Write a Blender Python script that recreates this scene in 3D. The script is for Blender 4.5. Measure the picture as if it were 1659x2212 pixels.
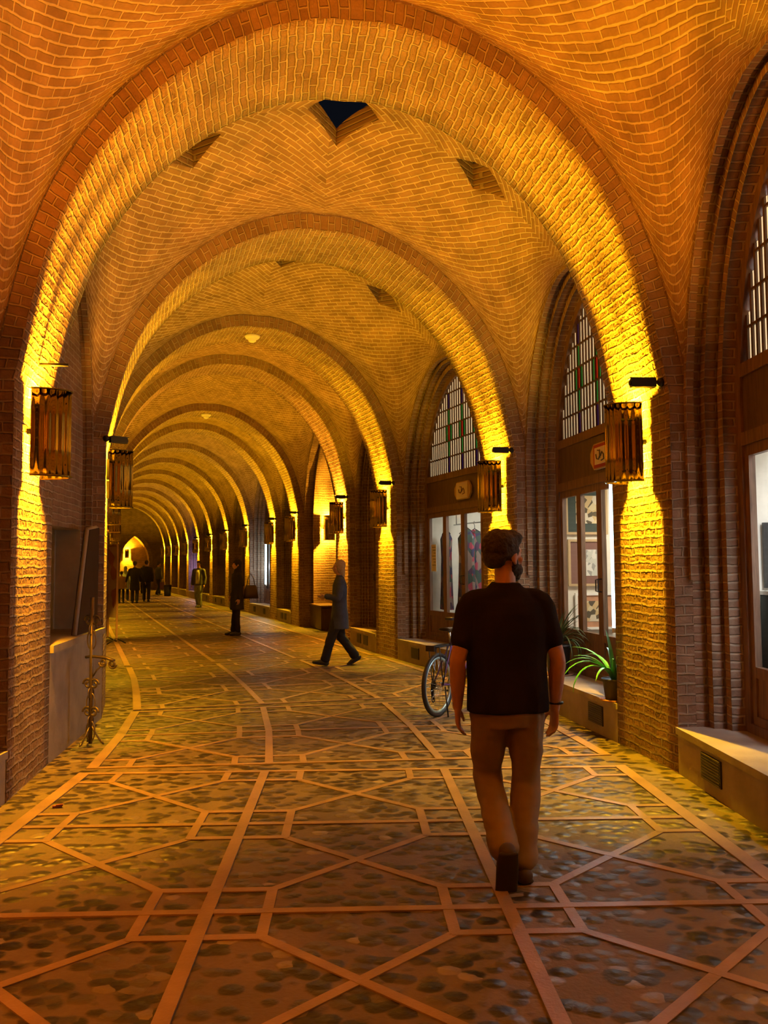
import bpy, bmesh, math, random
import numpy as np
from mathutils import Vector, Matrix, noise
random.seed(7)
for o in list(bpy.data.objects): bpy.data.objects.remove(o)
SC = bpy.context.scene
COL = SC.collection
PI = math.pi

# ------------------------------------------------------------------ camera
F = 1853.0
cam_d = bpy.data.cameras.new('camera'); cam = bpy.data.objects.new('camera', cam_d); COL.objects.link(cam)
cam_d.sensor_fit = 'VERTICAL'; cam_d.sensor_height = 36.0; cam_d.lens = F / 2212 * 36.0
cam_d.clip_start = .05; cam_d.clip_end = 300
_p = math.atan((1222 - 1106) / F); _r = math.radians(.4)
fwd = Vector((0, math.cos(_p), math.sin(_p))); R0 = Vector((1, 0, 0)); U0 = R0.cross(fwd)
CR = R0 * math.cos(_r) - U0 * math.sin(_r); CU = CR.cross(fwd)
m = Matrix.Identity(4)
for i in range(3): m[i][0] = CR[i]; m[i][1] = CU[i]; m[i][2] = -fwd[i]
m[2][3] = 1.6
cam.matrix_world = m
SC.camera = cam

# ------------------------------------------------------------------ world, exposure
w = bpy.data.worlds.new('night'); SC.world = w; w.use_nodes = True
w.node_tree.nodes['Background'].inputs[0].default_value = (.01, .012, .02, 1)
w.node_tree.nodes['Background'].inputs[1].default_value = .3
SC.view_settings.view_transform = 'Standard'; SC.view_settings.look = 'None'
SC.view_settings.gamma = 1; SC.view_settings.use_curve_mapping = False
SC.view_settings.exposure = 0.0
LAMP_W = 330.0          # watts per bulb
YEL = (1.0, .53, .008); ORA = (1.0, .33, .008); RED = (1.0, .25, .010)
ROOM_WHITE = (1.0, .93, .8); ROOM_COLD = (.75, .88, 1.0)

# ------------------------------------------------------------------ materials
def new_mat(name):
    m = bpy.data.materials.new(name); m.use_nodes = True
    return m, m.node_tree.nodes, m.node_tree.links, m.node_tree.nodes['Principled BSDF']
def plain(name, col, rough=.6, metal=0, bump=0, bscale=40, var=.0, vscale=8, emit=None, estr=0, spec=None):
    m, N, L, B = new_mat(name)
    B.inputs['Base Color'].default_value = (*col, 1); B.inputs['Roughness'].default_value = rough
    B.inputs['Metallic'].default_value = metal
    if spec is not None: B.inputs['Specular IOR Level'].default_value = spec
    tc = N.new('ShaderNodeTexCoord')
    if var:
        n = N.new('ShaderNodeTexNoise'); n.inputs['Scale'].default_value = vscale; n.inputs['Detail'].default_value = 5
        L.new(tc.outputs['Object'], n.inputs['Vector'])
        r = N.new('ShaderNodeValToRGB'); r.color_ramp.elements[0].position = .3; r.color_ramp.elements[1].position = .7
        r.color_ramp.elements[0].color = (*[c * (1 - var) for c in col], 1); r.color_ramp.elements[1].color = (*[min(1, c * (1 + var)) for c in col], 1)
        L.new(n.outputs['Fac'], r.inputs['Fac']); L.new(r.outputs['Color'], B.inputs['Base Color'])
    if bump:
        n = N.new('ShaderNodeTexNoise'); n.inputs['Scale'].default_value = bscale; n.inputs['Detail'].default_value = 6
        L.new(tc.outputs['Object'], n.inputs['Vector'])
        b = N.new('ShaderNodeBump'); b.inputs['Strength'].default_value = bump; b.inputs['Distance'].default_value = .01
        L.new(n.outputs['Fac'], b.inputs['Height']); L.new(b.outputs['Normal'], B.inputs['Normal'])
    if emit:
        B.inputs['Emission Color'].default_value = (*emit, 1); B.inputs['Emission Strength'].default_value = estr
    return m
def brick_mat(name, c1, c2, mortar, bw=.22, rh=.066, ms=.011, dist=.012, strength=.9, wob=.012, rough=.9):
    m, N, L, B = new_mat(name)
    B.inputs['Roughness'].default_value = rough; B.inputs['Specular IOR Level'].default_value = .15
    uv = N.new('ShaderNodeUVMap'); uv.uv_map = 'UVMap'
    nz = N.new('ShaderNodeTexNoise'); nz.inputs['Scale'].default_value = 5; nz.inputs['Detail'].default_value = 3
    L.new(uv.outputs[0], nz.inputs['Vector'])
    sub = N.new('ShaderNodeVectorMath'); sub.operation = 'SUBTRACT'; sub.inputs[1].default_value = (.5, .5, .5); L.new(nz.outputs['Color'], sub.inputs[0])
    sc = N.new('ShaderNodeVectorMath'); sc.operation = 'SCALE'; sc.inputs['Scale'].default_value = wob * 3; L.new(sub.outputs[0], sc.inputs[0])
    ad = N.new('ShaderNodeVectorMath'); L.new(uv.outputs[0], ad.inputs[0]); L.new(sc.outputs[0], ad.inputs[1])
    br = N.new('ShaderNodeTexBrick'); L.new(ad.outputs[0], br.inputs['Vector'])
    br.inputs['Scale'].default_value = 1; br.inputs['Brick Width'].default_value = bw; br.inputs['Row Height'].default_value = rh
    br.inputs['Mortar Size'].default_value = ms; br.inputs['Mortar Smooth'].default_value = .6; br.inputs['Bias'].default_value = -.1
    c1, c2 = [c * .82 for c in c1], [c * .80 for c in c2]; mortar = [c * .84 for c in mortar]
    br.inputs['Color1'].default_value = (*c1, 1); br.inputs['Color2'].default_value = (*c2, 1); br.inputs['Mortar'].default_value = (*mortar, 1)
    n2 = N.new('ShaderNodeTexNoise'); n2.inputs['Scale'].default_value = 3.2; n2.inputs['Detail'].default_value = 7; L.new(uv.outputs[0], n2.inputs['Vector'])
    r2 = N.new('ShaderNodeMapRange'); r2.inputs[1].default_value = .3; r2.inputs[2].default_value = .7; r2.inputs[3].default_value = .72; r2.inputs[4].default_value = 1.15
    L.new(n2.outputs['Fac'], r2.inputs[0])
    mx = N.new('ShaderNodeMix'); mx.data_type = 'RGBA'; mx.blend_type = 'MULTIPLY'; mx.inputs[0].default_value = 1
    L.new(br.outputs['Color'], mx.inputs[6]); L.new(r2.outputs[0], mx.inputs[7]); L.new(mx.outputs[2], B.inputs['Base Color'])
    n3 = N.new('ShaderNodeTexNoise'); n3.inputs['Scale'].default_value = 28; n3.inputs['Detail'].default_value = 6; L.new(uv.outputs[0], n3.inputs['Vector'])
    ma = N.new('ShaderNodeMath'); ma.operation = 'MULTIPLY_ADD'; ma.inputs[1].default_value = -1.0
    L.new(br.outputs['Fac'], ma.inputs[0])
    m3 = N.new('ShaderNodeMath'); m3.operation = 'MULTIPLY'; m3.inputs[1].default_value = .75; L.new(n3.outputs['Fac'], m3.inputs[0]); L.new(m3.outputs[0], ma.inputs[2])
    b = N.new('ShaderNodeBump'); b.inputs['Strength'].default_value = strength; b.inputs['Distance'].default_value = dist
    L.new(ma.outputs[0], b.inputs['Height']); L.new(b.outputs['Normal'], B.inputs['Normal'])
    return m
def wood_mat(name, col, rough=.5, var=.35):
    m, N, L, B = new_mat(name)
    tc = N.new('ShaderNodeTexCoord'); mp = N.new('ShaderNodeMapping'); mp.inputs['Scale'].default_value = (25, 25, 2.5)
    L.new(tc.outputs['Object'], mp.inputs['Vector'])
    n = N.new('ShaderNodeTexNoise'); n.inputs['Scale'].default_value = 1.6; n.inputs['Detail'].default_value = 6; n.inputs['Distortion'].default_value = .6
    L.new(mp.outputs[0], n.inputs['Vector'])
    r = N.new('ShaderNodeValToRGB'); r.color_ramp.elements[0].position = .35; r.color_ramp.elements[1].position = .7
    r.color_ramp.elements[0].color = (*[c * (1 - var) for c in col], 1); r.color_ramp.elements[1].color = (*[c * (1 + var) for c in col], 1)
    L.new(n.outputs['Fac'], r.inputs['Fac']); L.new(r.outputs['Color'], B.inputs['Base Color'])
    B.inputs['Roughness'].default_value = rough
    return m
def cobble_mat():
    m, N, L, B = new_mat('cobbles')
    tc = N.new('ShaderNodeTexCoord'); mp = N.new('ShaderNodeMapping'); mp.inputs['Scale'].default_value = (10.5, 12.5, 1); mp.inputs['Rotation'].default_value = (0, 0, .5)
    L.new(tc.outputs['Object'], mp.inputs['Vector'])
    nz = N.new('ShaderNodeTexNoise'); nz.inputs['Scale'].default_value = 1.1; nz.inputs['Detail'].default_value = 2; L.new(mp.outputs[0], nz.inputs['Vector'])
    mixv = N.new('ShaderNodeMix'); mixv.data_type = 'VECTOR'; mixv.inputs[0].default_value = .28
    L.new(mp.outputs[0], mixv.inputs[4]); L.new(nz.outputs['Color'], mixv.inputs[5])
    v = N.new('ShaderNodeTexVoronoi'); v.feature = 'SMOOTH_F1'; v.inputs['Smoothness'].default_value = .25; v.inputs['Scale'].default_value = 1.35; v.inputs['Randomness'].default_value = 1
    L.new(mixv.outputs[1], v.inputs['Vector'])
    v2 = N.new('ShaderNodeTexVoronoi'); v2.feature = 'F1'; v2.inputs['Scale'].default_value = 1.35; L.new(mixv.outputs[1], v2.inputs['Vector'])
    # stone mask: round stones bedded in mortar
    st = N.new('ShaderNodeMapRange'); st.interpolation_type = 'SMOOTHSTEP'; st.inputs[1].default_value = .46; st.inputs[2].default_value = .60; st.inputs[3].default_value = 1; st.inputs[4].default_value = 0
    L.new(v.outputs['Distance'], st.inputs[0])
    sep = N.new('ShaderNodeSeparateColor'); L.new(v2.outputs['Color'], sep.inputs[0])
    r = N.new('ShaderNodeValToRGB'); E = r.color_ramp.elements
    E[0].position = 0; E[0].color = (.014, .010, .008, 1); E[1].position = 1; E[1].color = (.26, .21, .17, 1)
    for p_, c_ in ((.4, (.028, .020, .016)), (.75, (.06, .045, .035)), (.93, (.11, .085, .065))):
        e = E.new(p_); e.color = (*c_, 1)
    L.new(sep.outputs[0], r.inputs['Fac'])
    nb = N.new('ShaderNodeTexNoise'); nb.inputs['Scale'].default_value = 1.4; nb.inputs['Detail'].default_value = 5; L.new(tc.outputs['Object'], nb.inputs['Vector'])
    mr = N.new('ShaderNodeValToRGB'); mr.color_ramp.elements[0].position = .35; mr.color_ramp.elements[0].color = (.11, .082, .06, 1)
    mr.color_ramp.elements[1].position = .7; mr.color_ramp.elements[1].color = (.18, .132, .095, 1); L.new(nb.outputs['Fac'], mr.inputs['Fac'])
    mx = N.new('ShaderNodeMix'); mx.data_type = 'RGBA'; L.new(st.outputs[0], mx.inputs[0]); L.new(mr.outputs['Color'], mx.inputs[6]); L.new(r.outputs['Color'], mx.inputs[7])
    L.new(mx.outputs[2], B.inputs['Base Color'])
    rr = N.new('ShaderNodeMapRange'); rr.inputs[3].default_value = .7; rr.inputs[4].default_value = .42; L.new(st.outputs[0], rr.inputs[0]); L.new(rr.outputs[0], B.inputs['Roughness'])
    n4 = N.new('ShaderNodeTexNoise'); n4.inputs['Scale'].default_value = 45; n4.inputs['Detail'].default_value = 5; L.new(tc.outputs['Object'], n4.inputs['Vector'])
    inv = N.new('ShaderNodeMapRange'); inv.inputs[1].default_value = 0; inv.inputs[2].default_value = .6; inv.inputs[3].default_value = 1; inv.inputs[4].default_value = 0; L.new(v.outputs['Distance'], inv.inputs[0])
    ma = N.new('ShaderNodeMath'); ma.operation = 'MULTIPLY_ADD'; ma.inputs[1].default_value = .25; L.new(n4.outputs['Fac'], ma.inputs[0]); L.new(inv.outputs[0], ma.inputs[2])
    b = N.new('ShaderNodeBump'); b.inputs['Strength'].default_value = .8; b.inputs['Distance'].default_value = .018
    L.new(ma.outputs[0], b.inputs['Height']); L.new(b.outputs['Normal'], B.inputs['Normal'])
    return m
def glass_mat():
    m, N, L, B = new_mat('window_glass')
    B.inputs['Roughness'].default_value = .03; B.inputs['Base Color'].default_value = (.9, .92, .9, 1)
    tr = N.new('ShaderNodeBsdfTransparent'); tr.inputs[0].default_value = (.9, .92, .9, 1)
    gl = N.new('ShaderNodeBsdfGlossy'); gl.inputs['Roughness'].default_value = .04
    mx = N.new('ShaderNodeMixShader'); mx.inputs[0].default_value = .06; L.new(tr.outputs[0], mx.inputs[1]); L.new(gl.outputs[0], mx.inputs[2])
    L.new(mx.outputs[0], N['Material Output'].inputs['Surface'])
    return m
def stripe_cloth(name, cols, sc=(6, 6, 9)):
    m, N, L, B = new_mat(name)
    tc = N.new('ShaderNodeTexCoord'); mp = N.new('ShaderNodeMapping'); mp.inputs['Scale'].default_value = sc; L.new(tc.outputs['Object'], mp.inputs[0])
    v = N.new('ShaderNodeTexVoronoi'); v.inputs['Scale'].default_value = 1; L.new(mp.outputs[0], v.inputs['Vector'])
    s = N.new('ShaderNodeSeparateColor'); L.new(v.outputs['Color'], s.inputs[0])
    r = N.new('ShaderNodeValToRGB'); r.color_ramp.interpolation = 'CONSTANT'
    for i, c in enumerate(cols):
        e = r.color_ramp.elements[i] if i < 2 else r.color_ramp.elements.new(i / len(cols))
        e.position = i / len(cols); e.color = (*c, 1)
    L.new(s.outputs[0], r.inputs[0]); L.new(r.outputs[0], B.inputs['Base Color']); B.inputs['Roughness'].default_value = .8
    return m
def brass_mat():
    m, N, L, B = new_mat('brass')
    B.inputs['Base Color'].default_value = (.20, .15, .04, 1); B.inputs['Metallic'].default_value = 1; B.inputs['Roughness'].default_value = .09
    return m

M = {}
M['vault'] = brick_mat('vault_brick', (.40, .25, .155), (.30, .18, .11), (.60, .46, .33), bw=.235, rh=.07, ms=.013, dist=.012, strength=.8, rough=.92)
M['arch'] = brick_mat('arch_brick', (.42, .27, .165), (.32, .19, .115), (.60, .46, .33), bw=.21, rh=.07, ms=.014, dist=.05, strength=1.0, wob=.016)
M['ring'] = brick_mat('ring_brick', (.36, .22, .14), (.27, .16, .10), (.46, .34, .24), bw=.16, rh=.075, ms=.011, dist=.02)
M['wall'] = brick_mat('wall_brick', (.34, .21, .14), (.27, .165, .105), (.42, .32, .23), bw=.22, rh=.066, ms=.012, dist=.012)
M['cobble'] = cobble_mat()
M['strip'] = plain('terracotta_strip', (.29, .185, .115), .42, bump=.25, bscale=60, var=.2, vscale=4)
M['stone'] = plain('grey_stone', (.29, .24, .195), .7, bump=.3, bscale=30, var=.18, vscale=5)
M['wood'] = wood_mat('brown_wood', (.16, .09, .055))
M['darkwood'] = wood_mat('dark_wood', (.09, .05, .035))
M['glass'] = glass_mat()
M['brass'] = brass_mat()
M['bulb'] = plain('lit_bulb', (1, .8, .4), .5, emit=(1, .6, .1), estr=30)
M['black'] = plain('black_metal', (.015, .014, .014), .4, metal=.3)
M['blackplastic'] = plain('black_plastic', (.02, .02, .022), .5)
M['iron'] = plain('wrought_iron', (.16, .12, .08), .4, metal=.7, bump=.2)
M['grille'] = plain('vent_grille', (.10, .085, .07), .6, metal=.3)
M['white'] = plain('white_paint', (.78, .75, .70), .6)
M['plaster'] = plain('shop_plaster', (.72, .68, .6), .8, var=.06)
M['shopfloor'] = plain('shop_floor_tile', (.35, .3, .26), .4)
M['cream'] = plain('cream_pane', (.8, .72, .5), .4, emit=(1, .8, .45), estr=.85)  # transom panes glow by emission, standing in for shop light shining through
M['green'] = plain('green_pane', (.02, .35, .08), .3, emit=(.0, .5, .08), estr=.35)
M['red'] = plain('red_pane', (.5, .02, .01), .3, emit=(.8, .02, .01), estr=.45)
M['blue'] = plain('blue_pane', (.02, .02, .2), .3, emit=(.02, .02, .3), estr=.2)
M['chrome'] = plain('bright_steel', (.7, .72, .72), .25, metal=1)
M['rim'] = plain('bicycle_rim', (.55, .72, .72), .3, metal=.6)
M['tube_on'] = plain('lit_tube', (.8, 1, 1), .5, emit=(.6, .95, 1.0), estr=9)
M['ceil_on'] = plain('lit_panel', (1, 1, 1), .5, emit=(1, .95, .85), estr=5)
M['leaf'] = plain('leaf_green', (.06, .30, .10), .45, var=.3, vscale=10)
M['grassleaf'] = plain('dark_leaf', (.05, .09, .025), .6, var=.4, vscale=10)
M['pot'] = plain('dark_pot', (.03, .03, .04), .6)
M['terracotta'] = plain('terracotta', (.5, .25, .14), .8, var=.15)
M['skin'] = plain('skin', (.52, .29, .19), .55, var=.06, vscale=20)
M['hairdark'] = plain('dark_hair', (.025, .016, .012), .75, bump=1.0, bscale=70, var=.4, vscale=60)
M['hairblond'] = plain('greyish_blond_hair', (.38, .29, .2), .7, bump=.8, bscale=80, var=.3, vscale=60)
M['tee'] = plain('black_jersey', (.014, .012, .014), .95, bump=.15, bscale=18, var=.2, vscale=5, spec=.1)
M['khaki'] = plain('khaki_cotton', (.26, .195, .13), .95, bump=.5, bscale=9, var=.12, vscale=6, spec=.2)
M['shoe'] = plain('brown_shoe', (.07, .045, .035), .7)
M['sole'] = plain('shoe_sole', (.03, .025, .02), .8)
M['navy'] = plain('navy_padded_coat', (.035, .045, .10), .7, bump=.6, bscale=12, var=.3, vscale=9)
M['blacktrouser'] = plain('black_trouser', (.012, .012, .016), .85)
M['blackcloth'] = plain('black_cloth', (.012, .011, .012), .9)
M['jeans'] = plain('blue_jeans', (.17, .19, .28), .85, var=.2, vscale=12)
M['shirtwhite'] = plain('pale_shirt', (.5, .5, .5), .85)
M['jacket'] = plain('dark_jacket', (.05, .05, .07), .85)
M['tan'] = plain('tan_top', (.35, .22, .10), .9)
M['lightblue'] = plain('light_blue_scarf', (.28, .34, .48), .85)
M['purple'] = plain('purple_cloth', (.14, .06, .2), .85)
M['brownbag'] = plain('brown_leather', (.07, .045, .03), .6)
M['banner'] = stripe_cloth('banner_print', [(.6, .5, .33), (.62, .52, .36), (.45, .2, .1), (.58, .47, .3)], (3, 3, 4))
M['clothes'] = stripe_cloth('printed_clothes', [(.05, .02, .05), (.25, .03, .05), (.03, .05, .04), (.18, .12, .1), (.02, .02, .06)], (14, 14, 9))
M['art'] = stripe_cloth('ink_print', [(.6, .5, .3), (.55, .4, .2), (.1, .08, .05), (.62, .55, .42)], (14, 14, 14))
M['artgrey'] = stripe_cloth('grey_print', [(.5, .5, .45), (.3, .3, .28), (.62, .6, .55)], (20, 20, 20))
M['screen'] = plain('lit_screen', (.05, .05, .2), .3, emit=(.15, .2, 1), estr=2.2)
M['red_paint'] = plain('red_paint', (.35, .03, .02), .6)
M['gold'] = plain('gilt_paint', (.5, .35, .18), .6)
M['mount'] = plain('brown_mount', (.2, .1, .08), .8)
M['darkmount'] = plain('dark_green_mount', (.05, .07, .06), .8)
M['boardblack'] = plain('dark_board', (.05, .03, .02), .95, spec=.05)
M['nichelit'] = plain('niche_plaster_lit_tint', (.55, .45, .3), .9, var=.1)  # pale plaster tone, lightened to stand in for light inside the niche
M['led_blue'] = plain('violet_shop_light', (.5, .5, 1), .5, emit=(.45, .35, 1), estr=3)
M['paper'] = plain('white_paper', (.7, .7, .66), .8)
M['litter'] = plain('red_wrapper', (.25, .05, .03), .7)

# ------------------------------------------------------------------ mesh builder
class MB:
    def __init__(s, T=None): s.v = []; s.f = []; s.uv = []; s.mi = []; s.sm = []; s.T = T
    def P(s, p):
        p = Vector(p)
        return s.T @ p if s.T is not None else p
    def face(s, pts, uvs=None, mi=0, sm=False):
        pts = [s.P(p) for p in pts]
        if uvs is None:
            n = Vector((0, 0, 0))
            for i in range(len(pts)):
                a = pts[i]; b = pts[(i + 1) % len(pts)]; n += a.cross(b)
            if n.length > 0: n.normalize()
            if abs(n.z) < .75:
                t = Vector((-n.y, n.x, 0)); t = t.normalized() if t.length > 1e-6 else Vector((1, 0, 0))
                uvs = [(p.dot(t), p.z) for p in pts]
            else: uvs = [(p.x, p.y) for p in pts]
        k = len(s.v); s.v += pts; s.f.append(tuple(range(k, k + len(pts)))); s.uv += uvs; s.mi.append(mi); s.sm.append(sm)
    def grid(s, rows, uvr=None, mi=0, sm=True, flip=False):
        for i in range(len(rows) - 1):
            for j in range(len(rows[0]) - 1):
                idx = [(i, j), (i, j + 1), (i + 1, j + 1), (i + 1, j)]
                if flip: idx.reverse()
                s.face([rows[a][b] for a, b in idx], [uvr[a][b] for a, b in idx] if uvr else None, mi, sm)
    def box(s, x, y, z, mi=0):
        x0, x1 = x; y0, y1 = y; z0, z1 = z
        c = [(x0, y0, z0), (x1, y0, z0), (x1, y1, z0), (x0, y1, z0), (x0, y0, z1), (x1, y0, z1), (x1, y1, z1), (x0, y1, z1)]
        for q in ((0, 3, 2, 1), (4, 5, 6, 7), (0, 1, 5, 4), (1, 2, 6, 5), (2, 3, 7, 6), (3, 0, 4, 7)): s.face([c[i] for i in q], mi=mi)
    def tube(s, pts, r, n=8, mi=0, closed=False):
        pts = [Vector(p) for p in pts]; rs = r if isinstance(r, (list, tuple)) else [r] * len(pts)
        rings = []; prev = None
        for i, p in enumerate(pts):
            if closed: d = pts[(i + 1) % len(pts)] - pts[i - 1]
            else: d = pts[min(i + 1, len(pts) - 1)] - pts[max(i - 1, 0)]
            if d.length < 1e-9: d = Vector((0, 0, 1))
            d.normalize()
            a = prev if prev is not None else (Vector((0, 0, 1)) if abs(d.z) < .9 else Vector((1, 0, 0)))
            a = a - d * a.dot(d)
            if a.length < 1e-6: a = Vector((1, 0, 0)) - d * d.x
            a.normalize(); prev = a; b = d.cross(a)
            rings.append([p + (a * math.cos(2 * PI * k / n) + b * math.sin(2 * PI * k / n)) * rs[i] for k in range(n)])
        m = len(rings); rng = range(m) if closed else range(m - 1)
        for i in rng:
            A = rings[i]; B = rings[(i + 1) % m]
            for k in range(n): s.face([A[k], A[(k + 1) % n], B[(k + 1) % n], B[k]], mi=mi, sm=True)
        if not closed:
            s.face(list(reversed(rings[0])), mi=mi); s.face(rings[-1], mi=mi)
    def lathe(s, prof, n=24, mi=0, c=(0, 0, 0)):
        rows = [[(c[0] + r * math.cos(2 * PI * k / n), c[1] + r * math.sin(2 * PI * k / n), c[2] + z) for k in range(n + 1)] for r, z in prof]
        s.grid(rows, mi=mi)
    def build(s, name, mats, parent=None, kind=None, label=None):
        me = bpy.data.meshes.new(name); me.from_pydata([tuple(v) for v in s.v], [], s.f)
        uvl = me.uv_layers.new(name='UVMap')
        for i, u in enumerate(s.uv): uvl.data[i].uv = u
        if not isinstance(mats, (list, tuple)): mats = [mats]
        for mt in mats: me.materials.append(mt)
        me.polygons.foreach_set('material_index', s.mi); me.polygons.foreach_set('use_smooth', s.sm)
        bm = bmesh.new(); bm.from_mesh(me); bmesh.ops.remove_doubles(bm, verts=bm.verts, dist=1e-5); bm.to_mesh(me); bm.free()
        me.update()
        o = bpy.data.objects.new(name, me); COL.objects.link(o)
        if parent: o.parent = parent
        if kind: o['kind'] = kind
        if label: o['label'] = label
        return o
def thing(name, label, cat, loc=(0, 0, 0), rz=0, group=None):
    o = bpy.data.objects.new(name, None); COL.objects.link(o); o.empty_display_size = .1
    o.location = loc; o.rotation_euler = (0, 0, rz); tag(o, label, cat, group); return o
def tag(o, label, cat, group=None):
    o['label'] = label; o['category'] = cat
    if group: o['group'] = group
    return o
def struct_empty(name, loc=(0, 0, 0), rz=0, label=None):
    o = bpy.data.objects.new(name, None); COL.objects.link(o); o.location = loc; o.rotation_euler = (0, 0, rz); o['kind'] = 'structure'
    if label: o['label'] = label
    return o
def copy_thing(root, loc, rz, label):
    r = root.copy(); COL.objects.link(r); r.location = loc; r.rotation_euler = (0, 0, rz); r['label'] = label
    for ch in list(root.children):
        c = ch.copy(); COL.objects.link(c); c.parent = r
        if c.type == 'LIGHT': c.data = ch.data.copy()
        for g in list(ch.children):
            d = g.copy(); COL.objects.link(d); d.parent = c
    return r
def TF(o, ang):           # local->world frame: x along dir ang
    return Matrix.Translation(Vector((o[0], o[1], o[2] if len(o) > 2 else 0))) @ Matrix.Rotation(ang, 4, 'Z')

# ------------------------------------------------------------------ arch profile (measured pointed-oval), unit half span / unit rise
_tab = [(1, 0), (.985, .06), (.97, .13), (.94, .25), (.905, .36), (.861, .462), (.80, .56), (.727, .65), (.665, .72), (.6, .778), (.5, .85), (.357, .93), (.2, .982), (0, 1.0)]
_th = np.array([math.atan2(z, u) for u, z in _tab]); _rr = np.array([math.hypot(u, z) for u, z in _tab])
_pc = np.polyfit(_th, _rr, 5)
def prof(t):              # t 0..1 from springing to crown
    th = t * PI / 2; r = float(np.polyval(_pc, th)); r = r + (1 - t) * (1 - float(np.polyval(_pc, 0))) + t * (1 - float(np.polyval(_pc, PI / 2)))
    return (r * math.cos(th), r * math.sin(th))
ZS = 2.95
def arch_curve(hw, rise, zs=ZS, n=20, z0=0.0):
    """points (u, z, s) left foot -> crown -> right foot, s = length from foot on each side"""
    half = [(hw, z0), (hw, zs * .5), (hw, zs)] + [(hw * prof(i / n)[0], zs + rise * prof(i / n)[1]) for i in range(1, n + 1)]
    s = [0]
    for a, b in zip(half, half[1:]): s.append(s[-1] + math.hypot(b[0] - a[0], b[1] - a[1]))
    right = [(u, z, q) for (u, z), q in zip(half, s)]
    left = [(-u, z, q) for u, z, q in right[:-1]]
    return left + right[::-1]

# arches: (right pier face mid, left pier face mid, thickness)
AR = [((2.36, -.75), (-2.48, -.9), 1.1),
      ((2.31, 3.3), (-2.53, 3.05), 1.1),
      ((2.16, 7.22), (-2.68, 6.55), 1.15),
      ((1.5, 11.15), (-3.18, 9.8), 1.1),
      ((.03, 15.3), (-4.5, 13.65), 1.1),
      ((-.88, 18.2), (-5.41, 16.55), 1.0),
      ((-2.42, 23.3), (-6.95, 21.65), 1.0),
      ((-3.38, 26.2), (-7.91, 24.55), 1.0),
      ((-4.82, 30.2), (-9.35, 28.55), 1.0)]
for k in range(7):
    x = -4.82 - 1.44 * (k + 1); y = 30.2 + 4.0 * (k + 1)
    AR.append(((x, y), (x - 4.53, y - 1.65), 1.0))
WOFF = .15
class Arch: pass
arches = []
for (R, L, t) in AR:
    a = Arch(); a.R = Vector((*R, 0)); a.L = Vector((*L, 0)); d = a.R - a.L; a.W = d.length / 2; a.e = d.normalized(); a.n = Vector((-a.e.y, a.e.x, 0))
    a.c = (a.R + a.L) / 2; a.t = t; a.ang = math.atan2(a.e.y, a.e.x); arches.append(a)
RISE = 2.68; ERISE = 2.86

def rise_of(k): return {0: 2.80, 1: 2.80, 2: 2.81, 3: 2.62, 4: 2.60}.get(k, RISE)
for k, a in enumerate(arches): a.rise = rise_of(k); a.erise = a.rise + .18
def make_arch(k, a):
    mb = MB(TF(a.c, a.ang)); C1 = arch_curve(a.W, a.rise, n=24); C2 = arch_curve(a.W + WOFF, a.erise, n=24)
    h = a.t / 2; ns = 6
    rows = []; uvs = []
    for (u, z, s) in C1:
        rows.append([(u, -h + a.t * j / ns, z) for j in range(ns + 1)]); uvs.append([(a.t * j / ns + .03, s) for j in range(ns + 1)])
    mb.grid(rows, uvs, 0, flip=True)
    for y, fl in ((-h, False), (h, True)):
        r2 = [[(p[0], y, p[1]), (q[0], y, q[1])] for p, q in zip(C1, C2)]
        u2 = [[(0.0, p[2]), (.155, p[2])] for p, q in zip(C1, C2)]
        mb.grid(r2, u2, 1, sm=False, flip=fl)
    # thin outer fillet course on the near face
    C3 = arch_curve(a.W + WOFF + .045, a.erise + .05, n=24)
    for y0, y1, fl in ((-h, -h - .03, False), (h, h + .03, True)):
        r3 = [[(q[0], y1, q[1]), (r[0], y1, r[1])] for q, r in zip(C2, C3) if q[1] >= ZS - .01]
        u3 = [[(q[2], 0.01), (q[2], .055)] for q, r in zip(C2, C3) if q[1] >= ZS - .01]
        mb.grid(r3, u3, 1, sm=False, flip=fl)
        r3 = [[(q[0], y0, q[1]), (q[0], y1, q[1])] for q in C2 if q[1] >= ZS - .01]
        mb.grid(r3, None, 1, sm=False, flip=fl)
    o = mb.build('trim_%d' % (k + 1), [M['arch'], M['ring']], kind='structure')
    o['label'] = 'round brick arch on piers across the passage'
    return o
for k, a in enumerate(arches): make_arch(k, a)

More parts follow.
